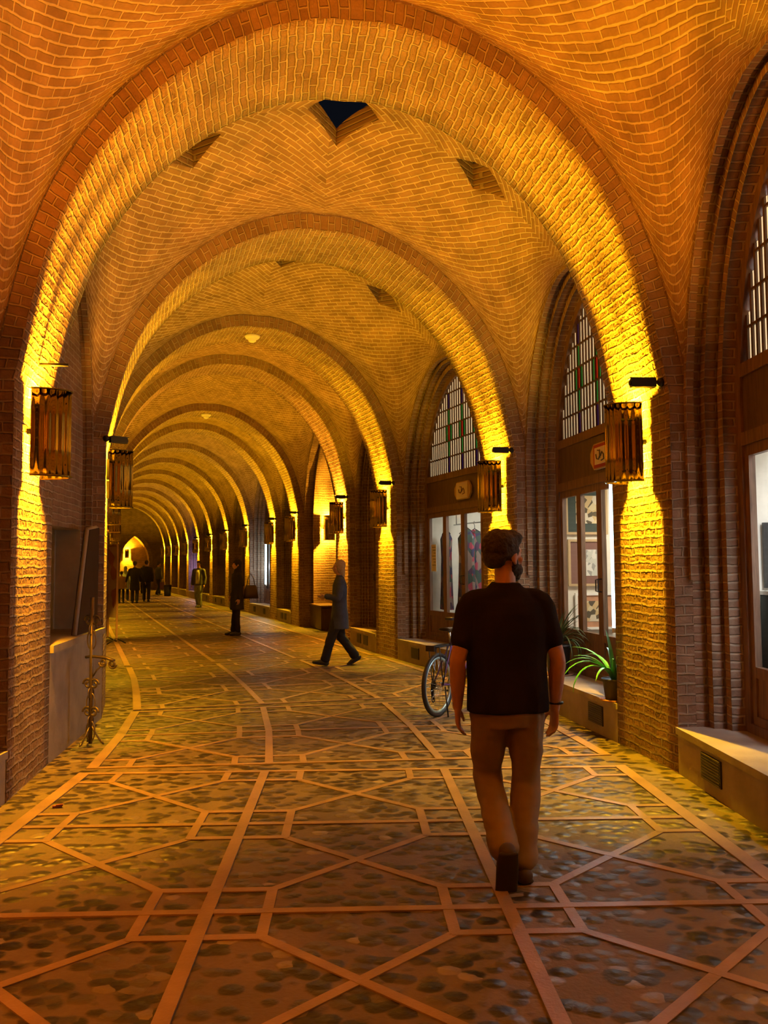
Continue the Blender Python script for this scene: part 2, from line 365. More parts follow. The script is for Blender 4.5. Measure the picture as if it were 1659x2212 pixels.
# ------------------------------------------------------------------ vaults
def vault(k, a, b, Hs, holes):
    sgn = 1
    A0 = a.c + a.n * (a.t / 2); B0 = b.c - b.n * (b.t / 2)
    wa = a.W + WOFF; wb = b.W + WOFF
    L0, R0_ = A0 - a.e * wa, A0 + a.e * wa; L1, R1 = B0 - b.e * wb, B0 + b.e * wb
    N = 22; Mv = 14
    us = [(-prof(i / N)[0], prof(i / N)[1]) for i in range(N)] + [(prof(i / N)[0], prof(i / N)[1]) for i in range(N, -1, -1)]
    vs = [(-prof(i / Mv)[0], prof(i / Mv)[1]) for i in range(Mv)] + [(prof(i / Mv)[0], prof(i / Mv)[1]) for i in range(Mv, -1, -1)]
    def arcl(lst, hw, rise):
        s = [0]
        for p, q in zip(lst, lst[1:]): s.append(s[-1] + math.hypot((q[0] - p[0]) * hw, (q[1] - p[1]) * rise))
        T = s[-1]; return [min(x, T - x) for x in s]
    gap = ((R1 - R0_).length + (L1 - L0).length) / 2
    su = arcl(us, wa, ERISE); sv = arcl(vs, gap / 2, Hs)
    K = 2.15
    rows = []; uv = []
    for j, (vv, pv) in enumerate(vs):
        t = (vv + 1) / 2; row = []; ur = []
        for i, (uu, pu) in enumerate(us):
            s = (uu + 1) / 2
            P = (L0 * (1 - s) + R0_ * s) * (1 - t) + (L1 * (1 - s) + R1 * s) * t
            er = a.erise * (1 - t) + b.erise * t; z = ZS + ((er * pu) ** K + (Hs * pv) ** K) ** (1 / K) if (pu > 0 or pv > 0) else ZS
            row.append((P.x, P.y, z)); ur.append((0, 0))
        rows.append(row)
    # uv: courses run diagonally in each quadrant
    uvr = [[((su[i] - sv[j]) * .72 + (7.3 if us[i][0] > 0 else 0) + (3.1 if vs[j][0] > 0 else 0), (su[i] + sv[j]) * .66) for i in range(len(us))] for j in range(len(vs))]
    mb = MB()
    for j in range(len(vs) - 1):
        for i in range(len(us) - 1):
            q = [(j, i), (j, i + 1), (j + 1, i + 1), (j + 1, i)]
            pts = [rows[x][y] for x, y in q]
            ox = 7.3 if (us[i][0] + us[i + 1][0]) > 0 else 0; oy = 3.1 if (vs[j][0] + vs[j + 1][0]) > 0 else 0
            uvs = [((su[y] - sv[x]) * .72 + ox + oy, (su[y] + sv[x]) * .66) for x, y in q]
            mb.face(pts[::-1], uvs[::-1], 0, True)
    o = mb.build('ceiling', [M['vault'], M['wall']], kind='structure')
    o['label'] = 'shallow brick vault between two arches'
    # skylight shafts
    if holes:
        C = (L0 + R0_ + L1 + R1) / 4; ex = (R0_ - L0 + R1 - L1).normalized(); ey = Vector((-ex.y, ex.x, 0))
        bm = bmesh.new(); bm.from_mesh(o.data)
        for (hu, hv, rx, ry) in holes:
            H = C + ex * hu + ey * hv
            corners = [H + ex * rx, H + ey * ry, H - ex * rx, H - ey * ry]
            rad = max(rx, ry) * 1.8
            for q in range(4):
                p0, p1 = corners[q], corners[(q + 1) % 4]; d = (p1 - p0).normalized(); nn = Vector((d.y, -d.x, 0))
                fs = [f for f in bm.faces if (Vector((f.calc_center_median().x, f.calc_center_median().y, 0)) - H).length < rad + .5]
                geom = list({v for f in fs for v in f.verts}) + list({e for f in fs for e in f.edges}) + fs
                bmesh.ops.bisect_plane(bm, geom=geom, plane_co=p0, plane_no=nn, dist=1e-5)
            dele = []
            for f in bm.faces:
                c = f.calc_center_median(); r = Vector((c.x, c.y, 0)) - H
                if abs(r.dot(ex)) / rx + abs(r.dot(ey)) / ry < 1: dele.append(f)
            edges = set()
            for f in dele:
                for e in f.edges: edges.add(e)
            bmesh.ops.delete(bm, geom=dele, context='FACES')
            bnd = [e for e in edges if e.is_valid and len(e.link_faces) == 1]
            r = bmesh.ops.extrude_edge_only(bm, edges=bnd)
            uvl = bm.loops.layers.uv.active
            for v in [g for g in r['geom'] if isinstance(g, bmesh.types.BMVert)]: v.co.z = v.co.z + (.2 if abs(hu) < 1 else .3)
            for f in [g for g in r['geom'] if isinstance(g, bmesh.types.BMFace)]:
                f.material_index = 1; f.smooth = False
                for l in f.loops: l[uvl].uv = (l.vert.co.x + l.vert.co.y, l.vert.co.z)
        bm.to_mesh(o.data); bm.free()
    return (L0, L1, R0_, R1)

bays = []
HS = {}
big = [(.12, 0, .38, .5), (-1.42, .15, .28, .26), (1.62, 0, .28, .26)]
for k in range(len(arches) - 1):
    a, b = arches[k], arches[k + 1]
    gap = (b.R - a.R).length - 1.1
    Hs = 1.92 if gap > 2.5 else 1.35
    if k == 5: Hs = 2.1
    holes = big if k not in (4, 6) else [(1.5, 0, .22, .2), (-1.5, 0, .22, .2)]
    if k > 9: holes = []
    HS[k] = Hs
    bays.append(vault(k, a, b, Hs, holes))

# ------------------------------------------------------------------ side walls: stepped arched recesses
def side_frame(k, side):
    L0, L1, R0_, R1 = bays[k]
    p, q = (R0_, R1) if side > 0 else (L0, L1)
    d = q - p; ang = math.atan2(d.y, d.x); mid = (p + q) / 2
    if side > 0: T = TF(mid, ang)                 # local x forward, local y toward corridor(left); use y<0 outward
    else: T = TF(mid, ang)
    return T, d.length, mid, ang
def stepped(k, side, steps, matface=None, name=None):
    """steps: list of (inset, depth_end). returns frame, half width, rise and depth at the innermost level"""
    T, Lg, mid, ang = side_frame(k, side); out = -side     # y direction outward from the corridor
    mb = MB(T); hs = HS[k]; d0 = 0; ins = 0
    for i, (inn, dep) in enumerate(steps):
        C = arch_curve(Lg / 2 - inn, hs - inn * .9, n=12)
        if inn > ins:
            Cp = arch_curve(Lg / 2 - ins, hs - ins * .9, n=12)
            mb.grid([[(p[0], out * d0, p[1]), (q[0], out * d0, q[1])] for p, q in zip(Cp, C)], [[(0.02, p[2]), (inn - ins + .02, p[2])] for p in Cp], 0, sm=False, flip=side < 0)
        rows = [[(u, out * (d0 + (dep - d0) * j / 2), z) for j in range(3)] for u, z, s in C]
        uvs = [[((dep - d0) * j / 2 + .02, s) for j in range(3)] for u, z, s in C]
        mb.grid(rows, uvs, 0, flip=side > 0)
        d0 = dep; ins = inn
    o = mb.build('wall_right' if side > 0 else 'wall_left', [matface or M['wall']], kind='structure')
    return T, Lg, Lg / 2 - ins, hs - ins * .9, d0, mid, ang

# raised rib of bricks tracing each side arch edge
def rib(k, side):
    T, Lg, mid, ang = side_frame(k, side); out = -side; mb = MB(T)
    C0 = arch_curve(Lg / 2, HS[k], n=12); C1 = arch_curve(Lg / 2 - .05, HS[k] - .05, n=12)
    C0 = [c for c in C0 if c[1] > .3]; C1 = [c for c in C1 if c[1] > .3]
    mb.grid([[(p[0], -out * .03, p[1]), (q[0], -out * .03, q[1])] for p, q in zip(C0, C1)], [[(0, p[2]), (.05, p[2])] for p in C0], sm=False, flip=side < 0)
    mb.grid([[(q[0], -out * .03, q[1]), (q[0], out * .03, q[1])] for q in C1], [[(0, p[2]), (.06, p[2])] for p in C1], sm=False, flip=side < 0)
    mb.build('wall_right' if side > 0 else 'wall_left', [M['wall']], kind='structure')

def ledge(k, side, vents, zt=.35):
    T, Lg, mid, ang = side_frame(k, side); out = -side
    mb = MB(T); y = sorted((-out * WOFF, out * .34))
    mb.box((-Lg / 2 + .002, Lg / 2 - .002), y, (0, zt - .05)); y2 = sorted((-out * (WOFF + .015), out * .34)); mb.box((-Lg / 2 + .001, Lg / 2 - .001), y2, (zt - .05, zt))
    o = mb.build('baseboard_right' if side > 0 else 'baseboard_left', [M['stone']], kind='structure')
    for vx, vw in vents:
        mv = MB(T); yf = -out * (WOFF + .012)
        mv.box((vx - vw / 2, vx + vw / 2), sorted((yf, -out * (WOFF - .02))), (.09, .27))
        for i in range(9):
            zz = .1 + i * .02; mv.box((vx - vw / 2 + .01, vx + vw / 2 - .01), sorted((yf - out * .006, yf)), (zz, zz + .007), 1)
        mv.build('vent', [M['blackplastic'], M['grille']], parent=o, label='slotted dark vent grille')
    return o

def shopfront(n, T, hw, rise, dep, side, leaves=4, stained=True, lit=1.0, transom=True, panelz=.8):
    """wooden shopfront; local x along wall, y out = outward"""
    out = -side
    root = struct_empty('door_%d' % n)
    y0, y1 = sorted((out * dep, out * (dep + .09)))
    yc0, yc1 = sorted((out * (dep + .02), out * (dep + .07)))
    f = MB(T); zb = .35
    f.box((-hw, -hw + .09), (y0, y1), (zb, ZS)); f.box((hw - .09, hw), (y0, y1), (zb, ZS))
    f.box((-hw + .09, hw - .09), (y0, y1), (2.48, 2.58)); f.box((-hw + .09, hw - .09), (y0, y1), (3.0, 3.1)); f.box((-hw + .09, hw - .09), (y0, y1), (zb, zb + .07))
    # arched head frame
    C = arch_curve(hw, rise, n=12); C = [c for c in C if c[1] >= ZS]; Ci = [(u * (hw - .09) / hw, ZS + (z - ZS) * (rise - .09) / rise, s) for u, z, s in C]
    for yy, fl in ((y0, False), (y1, True)): f.grid([[(p[0], yy, p[1]), (q[0], yy, q[1])] for p, q in zip(C, Ci)], sm=False, flip=fl)
    f.grid([[(q[0], y0, q[1]), (q[0], y1, q[1])] for q in Ci], sm=False)
    f.build('frame', M['wood'], root)
    p = MB(T); p.box((-hw + .09, hw - .09), (yc0, yc1), (2.58, 3.0)); p.build('sign_board', M['darkwood'], root)
    # transom
    def top(x): # inner arch height at x
        t = min(abs(x) / (hw - .09), .999); lo, hi = 0, 1
        for _ in range(30):
            mid_ = (lo + hi) / 2
            if prof(mid_)[0] > t: lo = mid_
            else: hi = mid_
        return ZS + (rise - .09) * prof(lo)[1]
    nc = max(9, int((hw * 2 - .18) / .085)) | 1; cw = (2 * hw - .18) / nc; rhh = .26
    g = MB(T); bars = MB(T); nr = int((rise + .1) / rhh) + 1
    for c in range(nc):
        x0 = -hw + .09 + c * cw; x1 = x0 + cw; tt = min(top(x0 + .005), top(x1 - .005))
        for r in range(nr):
            z0 = 3.1 + r * rhh; z1 = min(z0 + rhh, tt)
            if z1 - z0 < .02: continue
            cc = c - nc // 2; mi = 0
            if stained:
                for c0 in (-6, 0, 6):
                    if cc == c0 and r == 2: mi = 2
                    if abs(cc - c0) == 1 and r == 2: mi = 1
                    if cc == c0 and r in (1, 3): mi = 1
                    if cc == c0 and r in (0, 4): mi = 3
            yy = out * (dep + .045)
            g.box((x0 + .012, x1 - .012), sorted((yy, yy + out * .006)), (z0 + .01, z1), mi)
            if r > 0: bars.box((x0, x1), sorted((out * (dep + .03), out * (dep + .06))), (z0 - .01, z0 + .012))
        if c > 0: bars.box((x0 - .014, x0 + .014), sorted((out * (dep + .028), out * (dep + .062))), (3.1, top(x0)))
    g.build('transom_glass', [M['cream'] if lit > .5 else M['creamdim'], M['green'], M['red'], M['blue']] if stained else [M['creamdim']] * 4, root)
    bars.build('glazing_bars', M['darkwood'], root)
    # leaves
    W = 2 * hw - .18; lw = W / leaves
    for i in range(leaves):
        x0 = -hw + .09 + i * lw; x1 = x0 + lw
        d = MB(T); s = .065
        d.box((x0, x0 + s), (yc0, yc1), (zb + .07, 2.48)); d.box((x1 - s, x1), (yc0, yc1), (zb + .07, 2.48))
        d.box((x0 + s, x1 - s), (yc0, yc1), (2.4, 2.48)); d.box((x0 + s, x1 - s), (yc0, yc1), (zb + .07, zb + .13)); d.box((x0 + s, x1 - s), (yc0, yc1), (panelz - .04, panelz + .04))
        d.box((x0 + s, x1 - s), sorted((out * (dep + .035), out * (dep + .055))), (zb + .13, panelz - .04))
        dl = d.build('door_leaf', M['wood'], root)
        q = MB(T); yy = out * (dep + .045); q.face([(x0 + s, yy, panelz + .04), (x1 - s, yy, panelz + .04), (x1 - s, yy, 2.4), (x0 + s, yy, 2.4)]); q.build('pane', M['glass'], dl)
        if i in (1, 2):
            xx = x1 - .03 if i == 1 else x0 + .03
            hm = MB(T); ya = -out * 0 + out * (dep + .02); hm.tube([(xx, ya, 1.3), (xx, ya - out * .04, 1.31), (xx, ya - out * .04, 1.43), (xx, ya, 1.44)], .008, 6); hm.build('handle', M['black'], dl)
    return root
M['creamdim'] = plain('dim_glow_pane', (.25, .22, .16), .3, emit=(1, .8, .4), estr=.03)  # darker copy of the cream pane; faint emission imitates weak light behind

STEPS = [(0.0, .10), (.09, .20), (.18, .30)]
fr = {}
for k in range(len(bays)):
    for side in (1, -1):
        if k == 5 and side > 0:
            fr[(k, side)] = stepped(k, side, [(0, .2), (.12, 1.5)])
        elif k == 2 and side < 0: fr[(k, side)] = stepped(k, side, [(0, .03), (.06, .07)])
        else:
            fr[(k, side)] = stepped(k, side, STEPS)
        rib(k, side)
vents = {0: [(0, .4)], 1: [(.75, .34), (-.75, .34)], 2: [(-.95, .34), (.9, .34)], 3: [(-.9, .32), (.85, .32)], 4: [(.25, .3), (-.25, .3)], 6: [(.25, .3), (-.25, .3)]}
for k in range(len(bays)):
    if k != 5: ledge(k, 1, vents.get(k, [(-.8, .3), (.8, .3)] if k < 11 else []))
dn = 1
doorroot = {}
for k in range(len(bays)):
    T, Lg, hw, rise, dep, mid, ang = fr[(k, 1)]
    if k == 5: continue
    narrow = k in (4, 6)
    doorroot[k] = shopfront(dn, T, hw, rise, dep, 1, leaves=2 if narrow else 4, stained=k in (1, 2, 3), lit=1 if k in (1, 2, 3) else 0); dn += 1

# left side infill walls
def infill(k, side, opening=None):
    T, Lg, hw, rise, dep, mid, ang = fr[(k, side)]; out = -side
    mb = MB(T); y = out * dep; C = arch_curve(hw, rise, n=12)
    if opening is None:
        for p, q in zip(C, C[1:]):
            mb.face([(p[0], y, 0), (q[0], y, 0), (q[0], y, q[1]), (p[0], y, p[1])]) if abs(p[0] - q[0]) > 1e-4 else None
    else:
        x0, x1, z0, z1 = opening
        xs = sorted(set([round(c[0], 4) for c in C] + [x0, x1]))
        def topz(x):
            for p, q in zip(C, C[1:]):
                a, b = min(p[0], q[0]), max(p[0], q[0])
                if b - a > 1e-5 and a - 1e-4 <= x <= b + 1e-4: return p[1] + (q[1] - p[1]) * (x - p[0]) / (q[0] - p[0])
            return ZS
        for a, b in zip(xs, xs[1:]):
            m_ = (a + b) / 2; ta, tb = topz(a + 1e-4), topz(b - 1e-4)
            if x0 < m_ < x1:
                mb.face([(a, y, 0), (b, y, 0), (b, y, z0), (a, y, z0)]); mb.face([(a, y, z1), (b, y, z1), (b, y, tb), (a, y, ta)])
            else: mb.face([(a, y, 0), (b, y, 0), (b, y, tb), (a, y, ta)])
        yb = out * (dep + .25); n0 = len(mb.f)
        mb.face([(x0, y, z0), (x1, y, z0), (x1, yb, z0), (x0, yb, z0)]); mb.face([(x0, y, z1), (x1, y, z1), (x1, yb, z1), (x0, yb, z1)])
        mb.face([(x0, y, z0), (x0, yb, z0), (x0, yb, z1), (x0, y, z1)]); mb.face([(x1, y, z0), (x1, yb, z0), (x1, yb, z1), (x1, y, z1)])
        mb.face([(x0, yb, z0), (x1, yb, z0), (x1, yb, z1), (x0, yb, z1)])
        for i in range(n0, len(mb.f)): mb.mi[i] = 1
    mb.build('wall_left' if side < 0 else 'wall_right', [M['wall'], M['nichelit']], kind='structure')
for k in range(len(bays)):
    if k == 2: infill(k, -1, (-.72, .95, .93, 2.0))
    elif k == 1: 
        T, Lg, hw, rise, dep, mid, ang = fr[(k, -1)]
        shopfront(dn, T, hw, rise, dep, -1, 4, False, 0); dn += 1; ledge(k, -1, [(0, .35)])
    else: infill(k, -1)
# right alcove of bay 5: back wall
infill(5, 1)
# back room walls behind every shopfront
rooms = {}
def room(k, depth, x0, x1, h=3.0, mat='plaster', side=1):
    T, Lg, hw, rise, dep, mid, ang = fr[(k, side)]; out = -side
    mb = MB(T); ya, yb = out * (dep + .1), out * (dep + depth)
    mb.face([(x0, yb, 0), (x1, yb, 0), (x1, yb, h), (x0, yb, h)]); mb.face([(x0, ya, 0), (x0, yb, 0), (x0, yb, h), (x0, ya, h)]); mb.face([(x1, ya, 0), (x1, yb, 0), (x1, yb, h), (x1, ya, h)])
    mb.face([(x0, ya, h), (x1, ya, h), (x1, yb, h), (x0, yb, h)], mi=0); mb.face([(x0, ya, .34), (x1, ya, .34), (x1, yb, .34), (x0, yb, .34)], mi=1)
    for a, b in ((x0, -hw), (hw, x1)): mb.face([(a, ya, 0), (b, ya, 0), (b, ya, h), (a, ya, h)])
    return mb.build('wall_right' if side > 0 else 'wall_left', [M[mat], M['shopfloor']], kind='structure')
for k in range(len(bays)):
    if k == 5: continue
    hw = fr[(k, 1)][2]
    if k in (1, 2, 3): room(k, 2.6, -hw - .12, hw + .12)
    else: room(k, .9, -hw - .05, hw + .05, mat='plaster' if k == 8 else 'mount')

# end wall of the passage with pointed niche
aE = arches[-1]
T = TF(aE.c + aE.n * 4.2, aE.ang); mb = MB(T)
def pointed(hw, zs, za, n=10):
    R_ = (hw * hw + (za - zs) ** 2) / (2 * hw); pts = [(hw, 0)]
    a1 = math.asin(min(1, (za - zs) / R_))
    for i in range(n + 1): a = a1 * i / n; pts.append((hw - R_ + R_ * math.cos(a), zs + R_ * math.sin(a)))
    return [(-u, z) for u, z in pts[:-1]] + pts[::-1]
NX = .75
C = [(u + NX, z) for u, z in pointed(1.0, 2.0, 3.85)]; Co = [(u + NX, z) for u, z in pointed(1.25, 2.0, 4.2)]
mb.face([(-3.5, 0, 0), (C[0][0], 0, 0), (C[0][0], 0, 7), (-3.5, 0, 7)]); mb.face([(C[-1][0], 0, 0), (3.5, 0, 0), (3.5, 0, 7), (C[-1][0], 0, 7)])
for p, q in zip(C, C[1:]):
    if q[0] - p[0] > 1e-4: mb.face([(p[0], 0, p[1]), (q[0], 0, q[1]), (q[0], 0, 7), (p[0], 0, 7)])
mb.grid([[(p[0], 0, p[1]), (p[0], 1.5, p[1])] for p in C], sm=False); mb.face([(-1.5 + NX, 1.5, 0), (1.5 + NX, 1.5, 0), (1.5 + NX, 1.5, 4.2), (-1.5 + NX, 1.5, 4.2)])
mb.build('wall_back', [M['wall']], kind='structure')
mb = MB(T); mb.grid([[(p[0], -.06, p[1]), (q[0], -.06, q[1])] for p, q in zip(C, Co)], sm=False); mb.grid([[(p[0], -.06, p[1]), (p[0], 0, p[1])] for p in C], sm=False); mb.grid([[(p[0], -.06, p[1]), (p[0], 0, p[1])] for p in Co], sm=False)
mb.build('trim_%d' % (len(arches) + 1), [M['arch']], kind='structure')
mb = MB(); L0 = aE.c + aE.n * .5 - aE.e * 2.7; L1 = aE.c + aE.n * 4.2 - aE.e * 2.7; R0_ = aE.c + aE.n * .5 + aE.e * 2.7; R1 = aE.c + aE.n * 4.2 + aE.e * 2.7
for p, q, nm in ((L0, L1, 'wall_left'), (R0_, R1, 'wall_right')):
    mm = MB(); mm.face([(p.x, p.y, 0), (q.x, q.y, 0), (q.x, q.y, 6), (p.x, p.y, 6)]); mm.build(nm, [M['wall']], kind='structure')
mb.face([(L0.x, L0.y, 5.9), (R0_.x, R0_.y, 5.9), (R1.x, R1.y, 5.9), (L1.x, L1.y, 5.9)]); mb.build('ceiling', [M['vault']], kind='structure')
# wall closing the passage behind the camera
a0 = arches[0]; T = TF(a0.c - a0.n * 1.2, a0.ang); mb = MB(T); mb.face([(-4, 0, 0), (4, 0, 0), (4, 0, 7), (-4, 0, 7)]); mb.build('wall_front', [M['wall']], kind='structure')

# ------------------------------------------------------------------ floor
mb = MB(); mb.face([(-32, -4, 0), (9, -4, 0), (9, 75, 0), (-32, 75, 0)]); mb.build('floor', M['cobble'], kind='structure')
st = MB()
_sc = [0]
def strip(p, q, w, z=.005):
    _sc[0] += 1; z += (_sc[0] % 11) * .00012
    p = Vector((p[0], p[1], 0)); q = Vector((q[0], q[1], 0)); d = q - p
    if d.length < 1e-4: return
    d.normalize(); n = Vector((-d.y, d.x, 0)) * (w / 2); e = d * (w * .3); p = p - e; q = q + e
    A = [p + n, p - n, q - n, q + n]
    T_ = [(a.x, a.y, z) for a in A]; B_ = [(a.x, a.y, -.01) for a in A]
    st.face(T_)
    for i in range(4): st.face([T_[i], B_[i], B_[(i + 1) % 4], T_[(i + 1) % 4]])
def xl(cx, cy, deg): return (Vector((cx, cy, 0)), Vector((math.cos(math.radians(deg)), math.sin(math.radians(deg)), 0)))
segs = []
segs.append([xl(-.135 + (4.10 + 1.365 * j - 4.12) * -.040, 4.10 + 1.365 * j, 1.7) for j in range(-4, 3)])
segs.append([xl(-.25, 7.14, 4.8), xl(-.44, 8.55, 7.5), xl(-.70, 9.98, 10.5)])
segs.append([xl(-.76, 10.3, 15), xl(-1.18, 11.72, 16), xl(-1.62, 13.12, 18), xl(-2.1, 14.5, 19)])
sd = []; c0 = Vector((-2.22, 14.8, 0)); c1 = Vector((-17.3, 57.4, 0)); nn = 31
for i in range(nn + 1):
    c = c0.lerp(c1, i / nn); sd.append(xl(c.x, c.y, 19.6))
segs.append(sd)
cols = [-2.1, -.7, .7, 2.1]; lift = 0
for sg in segs:
    for i, (c, e) in enumerate(sg):
        strip(c - e * 2.1, c + e * 2.1, .052, .007)
        if i == len(sg) - 1: break
        c2, e2 = sg[i + 1]
        for j, u in enumerate(cols): strip(c + e * u, c2 + e2 * u, .066 if abs(u) < 1 else .09, .0085)
        for j in range(3):
            a_, b_, c_, d_ = c + e * cols[j], c + e * cols[j + 1], c2 + e2 * cols[j], c2 + e2 * cols[j + 1]
            def bl(s, t): return (a_ * (1 - s) + b_ * s) * (1 - t) + (c_ * (1 - s) + d_ * s) * t
            q = .2
            for (s0, t0, s1, t1) in ((0, q, q, q), (q, 0, q, q), (1 - q, 0, 1 - q, q), (1 - q, q, 1, q), (0, 1 - q, q, 1 - q), (q, 1 - q, q, 1), (1 - q, 1 - q, 1, 1 - q), (1 - q, 1 - q, 1 - q, 1)):
                strip(bl(s0, t0), bl(s1, t1), .052, .0055)
            strip(bl(q, q), bl(1 - q, 1 - q), .05, .004); strip(bl(1 - q, q), bl(q, 1 - q), .05, .0048)
o = st.build('floor', M['strip'], kind='structure'); o['label'] = 'lattice of tan paving strips set in the cobbles'

# ------------------------------------------------------------------ wall lamps
ZT, ZB = 2.94, 2.29
def lamp_proto():
    t = thing('wall_lamp', 'lamp', 'wall lamp', (0, 0, 0), 0, 'brass wall lamps on the piers')
    # local: wall at y=0, lamp sticks out to -y ; z measured from floor
    mb = MB(); r = .15; n = 220
    def rr(a): return r + .0022 * math.cos(a * 26) + .002 * math.cos(a * 7)
    th = [PI * i / n for i in range(n + 1)]
    outer = [[(rr(a) * math.cos(a), -.03 - rr(a) * math.sin(a) * 1.7, z) for a in th] for z in (ZB, ZB + .2, ZB + .45, ZT)]
    inner = [[((rr(a) - .006) * math.cos(a), -.03 - (rr(a) - .006) * math.sin(a) * 1.7, z) for a in th] for z in (ZB, ZT)]
    mb.grid(outer); mb.grid(inner, flip=True)
    for z, i_ in ((ZB, 0), (ZT, -1)): mb.grid([outer[i_], inner[i_ if i_ == 0 else 1]], sm=False)
    mb.build('lamp_shade', M['brass'], t)
    mb = MB(); mb.tube([((r + .008) * math.cos(a), -.03 - (r + .004) * 1.7 * math.sin(a), ZB) for a in th], .009, 6); mb.build('rim', M['brass'], t); mb = MB(); mb.tube([((r + .008) * math.cos(a), -.03 - (r + .004) * 1.7 * math.sin(a), ZT) for a in th], .007, 6)
    mb.build('rim', M['brass'], t)
    mb = MB(); mb.box((-.03, .03), (-.045, 0.0), (ZB + .1, ZT - .1)); mb.box((-.16, .16), (-.03, -.005), (ZB + .3, ZB + .34)); mb.build('bracket', M['black'], t)
    for zz in (ZT - .09, ZB + .17):
        b = MB(); b.lathe([(0.001, -.04), (.022, -.03), (.03, 0), (.022, .03), (.001, .04)], 12, c=(0, -.12, zz)); b.build('bulb', M['bulb'], t)
    for nm, zz in (('up_light', ZT - .085), ('down_light', ZB + .215)):
        ld = bpy.data.lights.new(nm, 'POINT'); ld.energy = LAMP_W; ld.shadow_soft_size = .03; ld.color = YEL
        lo = bpy.data.objects.new(nm, ld); COL.objects.link(lo); lo.parent = t; lo.location = (0, -.10, zz + (.05 if zz > 2.6 else -.05))
    return t
proto = lamp_proto(); first = True
ordn = ['pier behind the camera', 'pier beside the camera', 'nearest', 'second', 'third', 'fourth', 'fifth', 'sixth', 'seventh', 'eighth', 'ninth', 'tenth', 'eleventh', 'twelfth', 'thirteenth', 'fourteenth', 'fifteenth', 'sixteenth', 'last']
def put_lamp(p, rz, label, col, pw=1.0):
    global first
    if first: t = proto; t.location = p; t.rotation_euler = (0, 0, rz); t['label'] = label; first = False
    else: t = copy_thing(proto, p, rz, label)
    for c in t.children:
        if c.type == 'LIGHT': c.data.color = col; c.data.energy = LAMP_W * pw * (.76 if 'up' in c.name else 3.6)
    return t
for k, a in enumerate(arches):
    for side in (1, -1):
        p = (a.R if side > 0 else a.L)
        sd_ = 'right' if side > 0 else 'left'
        col = YEL
        if k <= 1: col = RED if side < 0 else ORA
        elif k == 2 and side < 0: col = (1, .40, .01)
        elif k == 5: col = (1, .42, .02)
        shift = -.1 if k == 2 and side < 0 else 0
        rz = a.ang - PI / 2 if side > 0 else a.ang + PI / 2
        pos = p + a.n * shift
        if k < 2: lab = 'half-round brass wall lamp on the %s side %s' % (sd_, ordn[k])
        else: lab = 'half-round brass wall lamp on the %s brick pier of the %s side' % (ordn[k], sd_)
        lt = put_lamp((pos.x, pos.y, 0), rz, lab, col, 1.0)
        for c_ in lt.children:
            if k <= 1 and c_.type == 'LIGHT': c_.data.energy *= 2.1 if 'up' in c_.name else (.12 if side > 0 else .45)
            if k == 2 and c_.type == 'LIGHT': c_.data.energy *= 1.65 if 'up' in c_.name else 1.4
# lamp on the far jamb of the right alcove
T, Lg, hw, rise, dep, mid, ang = fr[(5, 1)]
pj = T @ Vector((hw, -.62, 0))
put_lamp((pj.x, pj.y, 0), ang - PI / 2, 'half-round brass wall lamp inside the deep right alcove, between the fourth and fifth piers', (1, .45, .02))
# lamp in end niche
pE = aE.c + aE.n * 5.69 + aE.e * .3
put_lamp((pE.x, pE.y, 0), aE.ang, 'brass wall lamp inside the pointed niche at the end of the passage', YEL, 2)

# ------------------------------------------------------------------ security cameras on near edge of the right piers
def cctv(p, rz, label, group='black fixtures above the wall lamps'):
    t = thing('security_camera', label, 'security camera', p, rz, group)
    mb = MB(); mb.tube([(0, 0, .0), (0, -.05, 0), (0, -.09, .01)], .016, 8); mb.lathe([(.001, -.035), (.028, -.02), (.038, .005), (.028, .03), (.001, .04)], 12, c=(0, -.03, 0)); mb.build('mount', M['black'], t)
    mb = MB(); mb.box((-.03, .03), (-.27, -.075), (-.035, .03)); mb.box((-.035, .035), (-.285, -.08), (.03, .038)); mb.build('housing', M['black'], t)
    mb = MB(); mb.tube([(0, -.27, -.003), (0, -.283, -.003)], .02, 12); mb.build('lens', M['blackplastic'], t)
    return t
for k in range(2, 12):
    a = arches[k]; p = a.R - a.n * (a.t / 2 - .07)
    cctv((p.x, p.y, 3.03), a.ang - PI / 2 - .1, 'small black camera above the wall lamp on the %s brick pier of the right side' % ordn[k])
a = arches[3]; p = a.L - a.n * (a.t / 2 + .02) ; cctv((p.x - .02, p.y, 3.0), a.ang + PI / 2 + .5, 'small black camera at the edge of the second brick pier of the left side')
# bracket rod and conduit at the first left pier
a = arches[2]
t = thing('lamp_bracket', 'dark metal rod and arm above the wall lamp on the nearest left pier', 'bracket', (a.L.x, a.L.y, 3.15), a.ang + PI / 2, None)
mb = MB(); mb.tube([(-.1, -.03, .0), (-.1, -.26, .0)], .013, 8); mb.build('arm', M['black'], t)
mb = MB(); mb.tube([(-.1, -.04, 0), (-.2, -.03, .12), (-.45, -.02, .5), (-.7, .0, .95)], .014, 8); mb.tube([(-.3, -.0, -.1), (-.3, -.02, .5), (-.42, .0, 1.2)], .01, 8); mb.build('conduit', M['black'], t)
# number plaque above first right lamp
a = arches[2]
t = thing('number_plaque', 'small white number plaque on the lit brick above the nearest right wall lamp', 'sign', (a.R.x, a.R.y, 3.16), a.ang - PI / 2)
mb = MB(); mb.box((-.1, .06), (-.012, 0.02), (-.09, .09)); mb.build('plate', M['white'], t)
mb = MB()
mb.tube([(-.06, -.014, .05), (-.06, -.014, -.05)], .006, 5); mb.tube([(-.06, -.014, .05), (.03, -.014, .055)], .006, 5); mb.tube([(.03, -.014, .055), (.03, -.014, -.02), (-.02, -.014, -.03), (-.02, -.014, .02)], .006, 5)
mb.build('numerals', M['black'], t)
